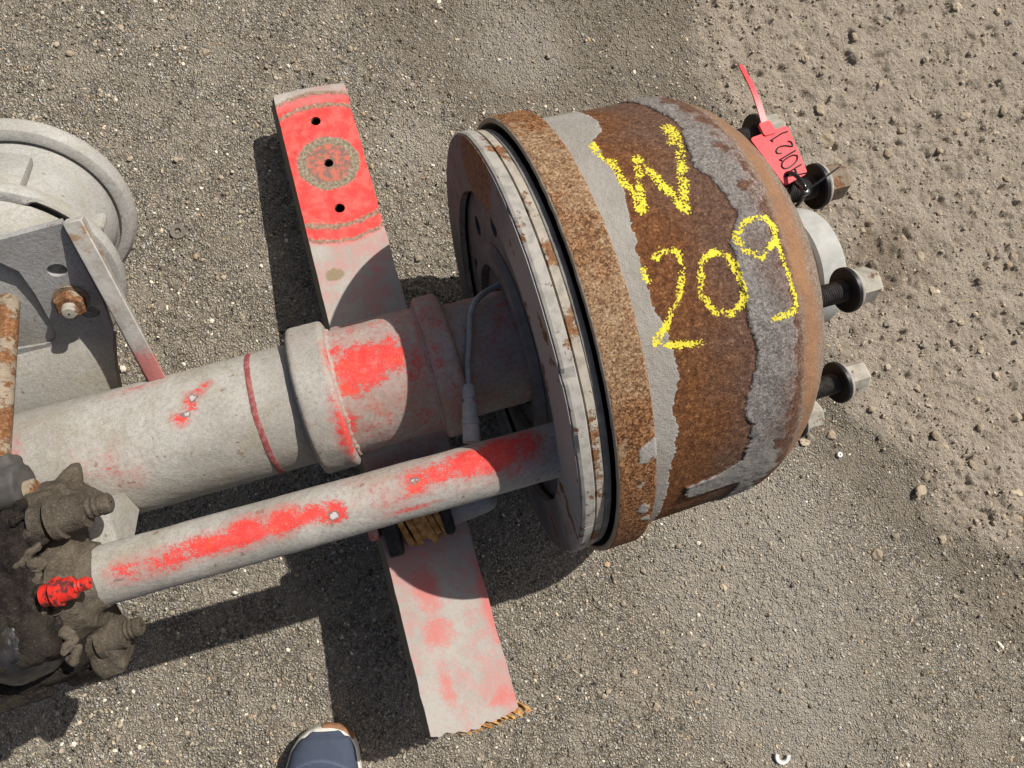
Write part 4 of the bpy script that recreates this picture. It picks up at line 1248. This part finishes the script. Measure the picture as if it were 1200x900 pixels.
# bracket plate in front of the chamber
PA = 0.62
pe1 = Vector((1, 0, 0)); pe2 = Vector((0, math.sin(PA), math.cos(PA))); pn = Vector((0, -math.cos(PA), math.sin(PA)))
PC = Vector((-0.325, 0.155, 0.295))
PM = basis(PC, pe1, pe2, pn)
def bracket():
    outer = [(0.0855, 0.0690), (0.02, 0.0655), (-0.06, 0.0650), (-0.088, 0.060), (-0.094, 0.02), (-0.090, -0.058), (0.072, -0.058), (0.0795, -0.02)]
    cut = [(0.0208, 0.0449), (0.0300, 0.0324), (0.0300, 0.0053), (0.0262, -0.030), (0.0236, -0.0447), (0.0190, -0.0515), (0.0080, -0.0535), (-0.0278, -0.0500), (-0.044, -0.035), (-0.052, 0.0), (-0.048, 0.035), (-0.03, 0.050), (0.005, 0.052)]
    pl = poly_prism('bracket_plate', outer, [cut[::-1], circle(0.0594, 0.0245, 0.0085, 0.0070), circle(0.0640, -0.0290, 0.0085, 0.0070)], 0.009, PM, 'plate_grey', axle)
    # lower web bending back to the beam
    bm = bmesh.new()
    p0 = [PM @ Vector((-0.090, -0.058, 0)), PM @ Vector((0.072, -0.058, 0))]
    v = []
    for k in range(9):
        t = k / 8
        a = PM @ Vector((-0.095, -0.0575, 0)); b = PM @ Vector((0.072 - 0.022 * t, -0.0575, 0))
        dy = -0.065 * t; dz = -0.015 * t - 0.030 * t * t
        v.append([bm.verts.new((a.x, a.y + dy, a.z + dz)), bm.verts.new((b.x, b.y + dy, b.z + dz)), bm.verts.new((b.x, b.y + dy + 0.003, b.z + dz - 0.010)), bm.verts.new((a.x, a.y + dy + 0.003, a.z + dz - 0.010))])
    for a, b in zip(v, v[1:]):
        for i in range(4):
            bm.faces.new((a[i], a[(i + 1) % 4], b[(i + 1) % 4], b[i]))
    bm.faces.new(v[0]); bm.faces.new(v[-1])
    bm_obj('bracket_web', bm, 'dust', axle)
    # upright gusset, its top edge rusty and lit
    g = Mat('chipped_gusset_edge', 0.8)
    n = g.noise(40, 5, 0.65); f = g.noise(240, 4, 0.7)
    c = g.mix(g.step(n, 0.40, 0.62), (0.40, 0.385, 0.35), (0.30, 0.285, 0.255))
    c = g.mix(g.mul(g.step(g.add(g.noise(28, 5, 0.65, dist=0.5), g.mul(g.add(f, -0.5), 0.3)), 0.54, 0.66), 0.85), c, g.mix(f, (0.16, 0.08, 0.035), (0.36, 0.21, 0.10)))
    c = g.mix(g.mul(g.step(g.noise(22, 4, 0.6), 0.60, 0.66), 0.7), c, (0.42, 0.12, 0.11))
    gy = g.xyz()[1]
    c = g.mix(g.mul(g.step(g.add(gy, g.add(g.mul(g.add(n, -0.5), 0.05), g.mul(g.add(f, -0.5), 0.03))), 0.090, 0.078), 0.75), c, (0.46, 0.11, 0.10))
    g.done(c, g.bump(f, 0.001, 0.5))
    MT['gusset'] = g.m
    A = PM @ Vector((0.087, 0.0715, 0.004))
    B = Vector((-0.2245, 0.0555, 0.2700))
    C2 = Vector((-0.236, 0.040, 0.215)); D = PM @ Vector((0.076, -0.060, -0.006)); D2 = PM @ Vector((0.086, 0.066, -0.012))
    bm = bmesh.new()
    w = Vector((0.0165, 0, 0))
    lv = [bm.verts.new(p) for p in (A, B, C2, D, D2)]
    rv = [bm.verts.new(p + w) for p in (A, B, C2, D, D2)]
    for i in range(5):
        bm.faces.new((lv[i], lv[(i + 1) % 5], rv[(i + 1) % 5], rv[i]))
    bm.faces.new(lv); bm.faces.new(rv)
    bmesh.ops.bevel(bm, geom=list(bm.edges), offset=0.0012, segments=1, affect='EDGES')
    bm_obj('gusset', bm, 'gusset', axle)
    # mounting stud with nut
    n0 = PM @ Vector((0.0559, -0.0086, 0.0))
    st = lathe('mounting_stud', [(-0.02, 0.001), (-0.02, 0.0068), (0.0225, 0.0068), (0.0240, 0.0055), (0.0245, 0.001)], tuple(n0), tuple(pn), 'nut', axle, 28)
    lathe('washer', [(0.0004, 0.007), (0.0004, 0.0155), (0.0028, 0.0155), (0.003, 0.007)], tuple(n0), tuple(pn), 'nutrust', st, 32, closed=True)
    hexnut('nut', tuple(n0 + pn * 0.003), tuple(pn), 0.0140, 0.0125, 'rust', st, 0.2)
    return pl
bracket()
# push rod and clevis
lathe('push_rod', thread_prof(0.0, 0.195, 0.0092, 0.0026, 0.0005), (-0.3215, 0.180, 0.283), (-0.0045, -0.178, 0.075), 'rust', axle, 28, sharp=20)
def clevis():
    bm = bmesh.new()
    bcyl(bm, (-0.352, -0.022, 0.357), (-0.3090, -0.0245, 0.359), 0.0190, seg=40)
    rbox(bm, (0.030, 0.030, 0.026), Matrix.Translation((-0.330, -0.010, 0.352)), 0.004)
    o, _ = remesh_obj('clevis', bm, 0.002, 'clevis', axle, 0.0006, 60, 2)
    lathe('clevis_pin', [(0.0, 0.001), (0.0, 0.010), (0.006, 0.010), (0.0075, 0.008), (0.0075, 0.001)], (-0.3090, -0.0310, 0.3570), AX, 'rust', o, 24)
clevis()

# ------------------------------------------------------------------ muddy cam bracket and slack adjuster
def mud_group():
    bm = bmesh.new()
    cy, cz = -0.1135, 0.330
    bcyl(bm, (-0.316, cy, cz), (-0.286, cy, cz), 0.050, 0.042, seg=40)
    bcyl(bm, (-0.296, cy, cz), (-0.276, cy, cz), 0.034, 0.0285, seg=40)
    rbox(bm, (0.026, 0.070, 0.050), Matrix.Translation((-0.296, -0.062, 0.345)) @ Matrix.Rotation(0.35, 4, 'X'), 0.004)
    rbox(bm, (0.026, 0.080, 0.040), Matrix.Translation((-0.301, -0.160, 0.302)) @ Matrix.Rotation(0.55, 4, 'X'), 0.004)
    # rib climbing on to the beam
    bcyl(bm, (-0.302, -0.060, 0.348), (-0.2905, -0.010, 0.303), 0.024, 0.004, seg=20)
    bcyl(bm, (-0.295, -0.050, 0.300), (-0.287, -0.050, 0.352), 0.022, 0.016, seg=20)
    remesh_obj('cam_bracket', bm, 0.0024, 'mud', axle, 0.0032, 45, 3, 5, 0.0016)
    # gusset between beam and bracket
    bm = bmesh.new()
    vs = [(-0.045, 0.290), (-0.062, 0.262), (-0.098, 0.300), (-0.100, 0.325), (-0.060, 0.330)]
    a = [bm.verts.new((-0.290, y, z)) for y, z in vs]; b = [bm.verts.new((-0.2625, y, z)) for y, z in vs]
    for i in range(5):
        bm.faces.new((a[i], a[(i + 1) % 5], b[(i + 1) % 5], b[i]))
    bm.faces.new(a); bm.faces.new(b)
    bm_obj('cam_gusset', bm, 'dust', axle)
    # lower lip, bent and muddy
    bm = bmesh.new()
    bcyl(bm, (-0.372, -0.186, 0.262), (-0.318, -0.186, 0.272), 0.0085, 0.010)
    bcyl(bm, (-0.318, -0.186, 0.272), (-0.296, -0.170, 0.292), 0.010, 0.012)
    bcyl(bm, (-0.362, -0.192, 0.242), (-0.325, -0.196, 0.240), 0.012, 0.014)
    bcyl(bm, (-0.330, -0.176, 0.280), (-0.318, -0.160, 0.310), 0.012, 0.016)
    remesh_obj('bracket_lip', bm, 0.0024, 'mud', axle, 0.003, 50, 2, 8)
    # slack adjuster body
    bm = bmesh.new()
    bcyl(bm, (-0.392, cy, cz), (-0.308, cy, cz), 0.058, seg=40)
    rbox(bm, (0.088, 0.125, 0.100), Matrix.Translation((-0.347, -0.105, 0.336)), 0.010)
    rbox(bm, (0.084, 0.100, 0.060), Matrix.Translation((-0.351, -0.142, 0.302)), 0.012)
    bcyl(bm, (-0.345, -0.060, 0.388), (-0.345, -0.150, 0.378), 0.014)
    remesh_obj('slack_adjuster', bm, 0.0024, 'mud_dark', axle, 0.0045, 38, 2, 25, 0.0045)
    bm = bmesh.new()
    bmesh.ops.create_uvsphere(bm, u_segments=24, v_segments=14, radius=1, matrix=Matrix.Translation((-0.338, -0.142, 0.350)) @ Matrix.Diagonal((0.034, 0.040, 0.040, 1)))
    remesh_obj('grease_patch', bm, 0.0024, 'mud_black', axle, 0.003, 45, 1, 31)
    bm = bmesh.new()
    rbox(bm, (0.050, 0.030, 0.012), Matrix.Translation((-0.366, -0.186, 0.322)) @ Matrix.Rotation(0.5, 4, 'X'), 0.003)
    remesh_obj('slack_rim', bm, 0.0024, 'mud_dark', axle, 0.003, 45, 1, 33)
    # bolts, all along the axle
    def bolt(x0, x1, y, z, r, mat, name):
        L = x1 - x0
        o = lathe(name, [(0, 0.001), (0, r * 0.95), (L * 0.16, r), (L * 0.17, r * 0.72), (L * 0.24, r * 0.72), (L * 0.25, r * 1.28), (L * 0.36, r * 1.28), (L * 0.37, r * 1.05), (L * 0.66, r * 1.0), (L * 0.68, r * 0.55), (L * 0.72, r * 0.60), (L * 0.76, r * 0.54), (L * 0.80, r * 0.60), (L * 0.84, r * 0.54), (L * 0.88, r * 0.60), (L * 0.97, r * 0.56), (L, r * 0.42), (L, 0.001)], (x0, y, z), AX, mat, axle, 22, sharp=30)
        return o
    bolt(-0.3010, -0.2420, -0.0595, 0.374, 0.0150, 'mud', 'mounting_bolt')
    b = bolt(-0.2985, -0.2640, -0.1175, 0.3900, 0.0090, 'redbolt', 'mounting_bolt')
    b['label'] = 'small bolt with bright red paint'
    bolt(-0.3120, -0.2660, -0.1660, 0.3060, 0.0145, 'mud', 'mounting_bolt')
    # mud flakes stuck in the gap between bracket and adjuster
    for k in range(14):
        bm = bmesh.new()
        t = k / 13
        bmesh.ops.create_icosphere(bm, subdivisions=3, radius=1, matrix=Matrix.Translation((-0.303 + random.uniform(-0.006, 0.004), -0.045 - 0.125 * t, 0.388 - 0.06 * (t - 0.3) ** 2 - random.uniform(0, 0.012))) @ Matrix.Rotation(random.uniform(0, 3), 4, 'Z') @ Matrix.Diagonal((random.uniform(0.003, 0.006), random.uniform(0.006, 0.013), random.uniform(0.003, 0.006), 1)))
        for v in bm.verts:
            v.co += v.normal * (0.0035 * mnoise.noise(v.co * 140) + 0.0015 * mnoise.noise(v.co * 400))
        bm_obj('mud_clod', bm, random.choice(['mud', 'mud_dark']), axle, sharp=60)
mud_group()

# ================================================================== RED TAG
def build_tag():
    root = empty('seal_tag', (0.405, 0.075, 0.41))
    tag(root, 'red plastic seal tag with handwritten A0121 tied to a wheel stud', 'tag')
    inv = Matrix.Translation(root.location).inverted()
    g = Mat('red_plastic', 0.42, spec=0.4)
    n = g.noise(60, 3, 0.5)
    MT['tagred'] = g.done(g.mix(n, (0.78, 0.075, 0.085), (0.70, 0.06, 0.07)), g.bump(n, 0.0003, 0.3))
    MT['ink'] = plain('marker_ink', (0.02, 0.02, 0.03), (0.03, 0.03, 0.04), 100, 0.5, 0.0001)
    MT['tie'] = plain('black_nylon', (0.012, 0.012, 0.013), (0.02, 0.02, 0.02), 100, 0.22, 0.0001, spec=0.6)
    # tag plane from its four corners
    A = Vector((0.383, 0.104, 0.41)); B = Vector((0.4242, 0.1078, 0.41)); Cc = Vector((0.4201, 0.0546, 0.42)); D = Vector((0.3937, 0.0481, 0.42))
    o = (A + B + Cc + D) / 4
    ey = ((A + B) - (Cc + D)).normalized()
    ex = (B - A) + (Cc - D)
    ex = (ex - ey * ex.dot(ey)).normalized()
    ez = ex.cross(ey)
    TM = inv @ basis(o, ex, ey, ez)
    def loc(p):
        q = Vector(p) - o
        return (q.dot(ex), q.dot(ey))
    a, b, c, d = loc(A), loc(B), loc(Cc), loc(D)
    def rounded(pts, r, k=4):
        out = []
        n = len(pts)
        for i in range(n):
            p0, p1, p2 = Vector(pts[i - 1]), Vector(pts[i]), Vector(pts[(i + 1) % n])
            u = (p0 - p1).normalized() * r; v = (p2 - p1).normalized() * r
            for q in range(k + 1):
                t = q / k
                out.append(tuple((p1 + u) * (1 - t) ** 2 + p1 * 2 * t * (1 - t) + (p1 + v) * t * t))
        return out
    tx = (a[0] + b[0]) / 2 - 0.0005
    ty = (a[1] + b[1]) / 2
    outline = [a, d, (d[0] + 0.004, d[1] - 0.001), c, b]
    body = rounded([a, d, c, b], 0.004)
    poly_prism('tag_plate', body, [], 0.0016, TM, 'tagred', root)
    # locking head and ribbed strap
    hd = rounded([(tx - 0.0065, ty - 0.004), (tx + 0.0070, ty - 0.004), (tx + 0.0062, ty + 0.011), (tx - 0.0055, ty + 0.011)], 0.003)
    m2 = TM @ Matrix.Translation((0, 0, 0.0014))
    poly_prism('lock_head', hd, [], 0.0034, m2, 'tagred', root)
    # the strap runs on from the head
    s0 = TM @ Vector((tx + 0.0003, ty + 0.008, 0.0)); s1 = inv @ Vector((0.4053, 0.1822, 0.400))
    dv = (s1 - s0); L = dv.length; dv.normalize()
    sd = dv.cross(Vector((0, 0, 1))).normalized(); up = sd.cross(dv)
    bm = bmesh.new()
    nseg = 44
    prev = None
    for k in range(nseg + 1):
        t = k / nseg
        w = 0.0031 - 0.0012 * t + (0.00035 if k % 2 else 0)
        if t > 0.96:
            w *= 0.6
        p = s0 + dv * L * t + up * (0.004 * math.sin(math.pi * t))
        ring = [bm.verts.new(p + sd * w + up * 0.0008), bm.verts.new(p - sd * w + up * 0.0008), bm.verts.new(p - sd * w - up * 0.0008), bm.verts.new(p + sd * w - up * 0.0008)]
        if prev:
            for i in range(4):
                bm.faces.new((prev[i], prev[(i + 1) % 4], ring[(i + 1) % 4], ring[i]))
        else:
            bm.faces.new(ring)
        prev = ring
    bm.faces.new(prev)
    bm_obj('strap', bm, 'tagred', root, smooth=False)
    # handwriting; u, v run over the tag plate (from the pixel frame of the tag: origin top-left)
    W_ = (Vector(b) - Vector(a)); H_ = (Vector(d) - Vector(a)); WR = (Vector(c) - Vector(d))
    def at(u, v):
        p = Vector(a) + H_ * v + (W_ * (1 - v) + WR * v) * u
        return TM @ Vector((p.x, p.y, 0.0004))
    strokes = [
        [(0.93, 0.12), (0.78, 0.115), (0.42, 0.17), (0.46, 0.21)],
        [(0.83, 0.30), (0.90, 0.34), (0.88, 0.42), (0.70, 0.36), (0.52, 0.34), (0.40, 0.385), (0.40, 0.44), (0.50, 0.46)],
        [(0.92, 0.515), (0.70, 0.53), (0.34, 0.56), (0.39, 0.595)],
        [(0.90, 0.62), (0.82, 0.70), (0.55, 0.75), (0.34, 0.74), (0.30, 0.67), (0.45, 0.60), (0.75, 0.575), (0.90, 0.62)],
        [(0.90, 0.80), (0.55, 0.815), (0.16, 0.855)],
        [(0.16, 0.855), (0.55, 0.93), (0.95, 0.985)],
        [(0.63, 0.81), (0.60, 0.94)],
    ]
    let = empty('lettering'); let.parent = root
    for s in strokes:
        sweep('pen_stroke', [at(u, v) for u, v in s], 0.00075, 'ink', let, 6, 5 if len(s) > 4 else 1)
    # cable tie: loop round the stud, head and tail
    scx = Vector((0.0, 0.1675 * math.sin(R_(16)), HA + 0.1675 * math.cos(R_(16))))
    ang = np.linspace(0, 2 * math.pi, 15)
    t0 = TM @ Vector((d[0] + 0.008, d[1] + 0.006, 0.003))
    t1 = inv @ Vector((0.4030, 0.0345, 0.431))
    sweep('cable_tie', [TM @ Vector((d[0] + 0.007, d[1] + 0.012, -0.003)), t0 + Vector((0, 0.002, 0.002)), (t0 + t1) / 2 + Vector((0, 0, 0.006)), t1, inv @ Vector((0.412, scx.y - 0.0135, scx.z + 0.002)), inv @ Vector((0.415, scx.y - 0.008, scx.z - 0.014)), inv @ Vector((0.414, scx.y + 0.010, scx.z - 0.012)), inv @ Vector((0.412, scx.y + 0.013, scx.z + 0.006)), inv @ Vector((0.408, scx.y + 0.002, scx.z + 0.016)), t1], 0.0019, 'tie', root, 8, 6)
    bm = bmesh.new()
    rbox(bm, (0.007, 0.006, 0.006), Matrix.Translation(t1), 0.001)
    bm_obj('tie_head', bm, 'tie', root)
    bm = bmesh.new()
    p0 = t1; p1 = inv @ Vector((0.4393, 0.0479, 0.437))
    sweep('tie_tail', [p0, (p0 * 0.5 + p1 * 0.5) + Vector((0, 0, 0.002)), p1], [0.0012, 0.0010, 0.0007], 'tie', root, 6, 6)
    bm.free()
build_tag()

# ================================================================== SHOE
def build_shoe():
    tip = Vector((-0.1905, -0.3700, 0.0))
    d = Vector((0.27, 0.963, 0)).normalized()
    r = Vector((d.y, -d.x, 0))
    root = empty('shoe', tuple(tip - d * 0.14))
    tag(root, 'navy mesh shoe with white sole and tan toe bumper at bottom edge', 'shoe')
    inv = Matrix.Translation(root.location).inverted()
    gz = 0.0
    S = np.array([0, .002, .006, .014, .028, .056, .09, .14, .20, .255, .278, .288])
    LW = np.array([.004, .014, .024, .034, .0435, .0515, .0545, .050, .041, .036, .026, .006])
    RW = np.array([.004, .014, .023, .032, .0385, .0435, .0450, .043, .037, .034, .025, .006])
    ss = np.concatenate([np.linspace(0, 1, 30) ** 2 * 0.05, np.linspace(0.055, 0.25, 40), 0.288 - (np.linspace(1, 0, 20) ** 2) * 0.036])
    lw = np.interp(ss, S, LW); rw = np.interp(ss, S, RW)
    def pt(s, w, z):
        p = tip - d * s + r * w
        return tuple(inv @ Vector((p.x, p.y, z + gz)))
    # sole: outline ring, front to back on the right, back to front on the left
    ring = [(s, w) for s, w in zip(ss, rw)] + [(s, -w) for s, w in zip(ss[::-1], lw[::-1])]
    ring = np.array(ring)
    cen = np.array([0.14, 0.0])
    prof = [(0.95, 0.0), (0.985, 0.002), (1.0, 0.008), (1.0, 0.020), (0.992, 0.026), (0.965, 0.0285), (0.90, 0.0285)]
    def off(k):
        # shrink towards the midline in metres
        e = (1 - k) * 0.10
        q = ring.copy()
        n = np.roll(ring, -1, 0) - np.roll(ring, 1, 0)
        n = np.stack([n[:, 1], -n[:, 0]], 1); n /= np.linalg.norm(n, axis=1)[:, None] + 1e-9
        sgn = np.sign(((ring - cen) * n).sum(1)); n *= sgn[:, None]
        return q - n * e
    P = []
    for k, z in prof:
        q = off(k)
        rise = 0.006 * np.clip(1 - q[:, 0] / 0.05, 0, 1) ** 2      # toe spring
        P.append([pt(a, b, z + rr) for (a, b), rr in zip(q, rise)])
    P = np.array(P)
    me = np_mesh('sole', P, grid_faces(len(prof), len(ring), wv=True), True, 60)
    MT['sole'] = plain('white_foam', (0.70, 0.68, 0.62), (0.60, 0.57, 0.50), 60, 0.6, 0.0004)
    sole = link('sole', me, 'sole', root)
    # tan bumper wrapped round the toe
    MT['bumper'] = plain('tan_rubber', (0.26, 0.13, 0.07), (0.34, 0.18, 0.10), 80, 0.7, 0.0006)
    nr = len(ss)
    idx = list(range(17, -1, -1)) + [len(ring) - 1 - i for i in range(0, 2)]
    bp = []
    for k, z in ((0.998, 0.006), (1.014, 0.010), (1.018, 0.020), (1.008, 0.024), (0.994, 0.0262), (0.978, 0.0262)):
        q = off(k)[idx]
        rise = 0.006 * np.clip(1 - q[:, 0] / 0.05, 0, 1) ** 2
        bp.append([pt(a, b, z + rr) for (a, b), rr in zip(q, rise)])
    bp = np.array(bp)
    me = np_mesh('toe_bumper', bp, grid_faces(len(bp), len(idx)), True, 60)
    link('toe_bumper', me, 'bumper', root)
    # upper
    g = Mat('navy_mesh', 0.8, spec=0.2)
    n = g.noise(120, 4, 0.6)
    c = g.mix(n, (0.046, 0.058, 0.088), (0.066, 0.081, 0.115))
    dots = g.vor(330, 'F1', rand=0.25)
    inr = g.attr('mesh')
    c = g.mix(g.mul(g.mul(g.step(dots, 0.30, 0.22), inr), 0.75), c, (0.018, 0.024, 0.045))
    seam = g.attr('seam')
    c = g.mix(g.mul(seam, 0.6), c, (0.12, 0.15, 0.22))
    MT['navy'] = g.done(c, g.bump(g.add(g.mul(n, 0.3), g.add(g.mul(seam, 1.0), g.mul(g.step(dots, 0.34, 0.2), g.mul(inr, -0.5)))), 0.0012, 0.6))
    us = np.concatenate([np.linspace(0, 1, 40) ** 1.6 * 0.062 + 0.004, np.linspace(0.070, 0.165, 40), np.linspace(0.172, 0.280, 30)])
    hh = np.interp(us, [.006, .012, .022, .040, .07, .11, .15, .18, .23, .28], [.030, .038, .045, .0505, .056, .065, .079, .088, .086, .084])
    m = 48
    V, mesh_a, seam_a = [], [], []
    for s, h in zip(us, hh):
        e = 0.0022
        l_ = max(np.interp(s, S, LW) - e, 0.004); r_ = max(np.interp(s, S, RW) - e, 0.004)
        if s < 0.012:
            l_ *= 0.9; r_ *= 0.9
        rise = 0.006 * max(0, 1 - s / 0.05) ** 2
        for k in range(m):
            t = math.pi * k / (m - 1)
            cs, sn = math.cos(t), math.sin(t)
            w = (r_ if cs > 0 else l_) * (abs(cs) ** 0.75) * (1 if cs > 0 else -1)
            z = 0.026 + rise + (h - 0.026) * (abs(sn) ** 0.75)
            V.append(pt(s, w, z))
            v = (s - 0.034) - 10.0 * (w + 0.006) ** 2
            mesh_a.append(1.0 if v > 0.001 else 0.0)
            seam_a.append(math.exp(-(v / 0.0016) ** 2))
    me = np_mesh('upper', np.array(V), grid_faces(len(us), m), True)
    fattr(me, 'mesh', mesh_a); fattr(me, 'seam', seam_a)
    up = link('upper', me, 'navy', root)
    # collar opening with dark lining, and laces
    MT['lining'] = plain('black_lining', (0.015, 0.015, 0.018), (0.03, 0.03, 0.033), 100, 0.9, 0.0005)
    c0 = tip - d * 0.222
    bm = bmesh.new()
    mw = inv @ basis(Vector((c0.x, c0.y, 0.083)), -d, r, Vector((0, 0, 1)))
    bmesh.ops.create_uvsphere(bm, u_segments=28, v_segments=14, radius=1, matrix=mw @ Matrix.Diagonal((0.050, 0.030, 0.010, 1)))
    bm_obj('lining', bm, 'lining', root)
    for k in range(4):
        s = 0.105 + 0.017 * k
        h = float(np.interp(s, us, hh))
        sweep('lace', [pt(s, -0.022, h - 0.006), pt(s + 0.002, 0.0, h + 0.002), pt(s + 0.004, 0.022, h - 0.006)], 0.0026, 'sole', root, 8, 6)
build_shoe()

# ================================================================== SMALL THINGS ON THE GROUND
def ring_obj(name, x, y, r0, r1, h, mat, a0=0.0, a1=2 * math.pi, lift=0.0006, n=40, tilt=0.0):
    full = abs(a1 - a0) > 6.2
    prof = [(0, r0), (0, r1 - h * 0.2), (h * 0.2, r1), (h * 0.8, r1), (h, r1 - h * 0.2), (h, r0)]
    P = lathe_pts(prof, (0, 0, 0), (0, 0, 1), n, a0=a0, a1=a1, endpoint=not full)
    me = np_mesh(name, P, grid_faces(len(prof), n, wu=True, wv=full)[:, ::-1], True, 40)
    if not full:
        bm = bmesh.new(); bm.from_mesh(me); bm.verts.ensure_lookup_table()
        for j in (0, n - 1):
            bm.faces.new([bm.verts[i * n + j] for i in range(len(prof))])
        bmesh.ops.recalc_face_normals(bm, faces=bm.faces)
        bm.to_mesh(me); bm.free()
    o = link(name, me, mat)
    o.location = (x, y, float(ground_z(x, y)) + lift)
    o.rotation_euler = (tilt, 0, 0)
    return o
MT['washer_steel'] = plain('dull_washer', (0.20, 0.175, 0.145), (0.14, 0.12, 0.10), 200, 0.7, 0.0005)
tag(ring_obj('washer', -0.2248, 0.3218, 0.0048, 0.0108, 0.0022, 'washer_steel'), 'small dull washer lying flat on the gravel beside the brake chamber', 'washer')
MT['white_plastic'] = plain('white_plastic', (0.72, 0.71, 0.69), (0.60, 0.59, 0.57), 80, 0.5, 0.0003)
tag(ring_obj('broken_ring', 0.3815, -0.6165, 0.0062, 0.0115, 0.0035, 'white_plastic', a0=R_(100), a1=R_(310), lift=0.0025, tilt=0.1), 'broken white plastic ring on gravel at the bottom edge', 'ring')
tag(ring_obj('grommet', 0.6143, -0.2494, 0.0014, 0.0042, 0.0020, 'white_plastic', lift=0.003), 'tiny pale ring on the dirt below the wheel nuts', 'ring')
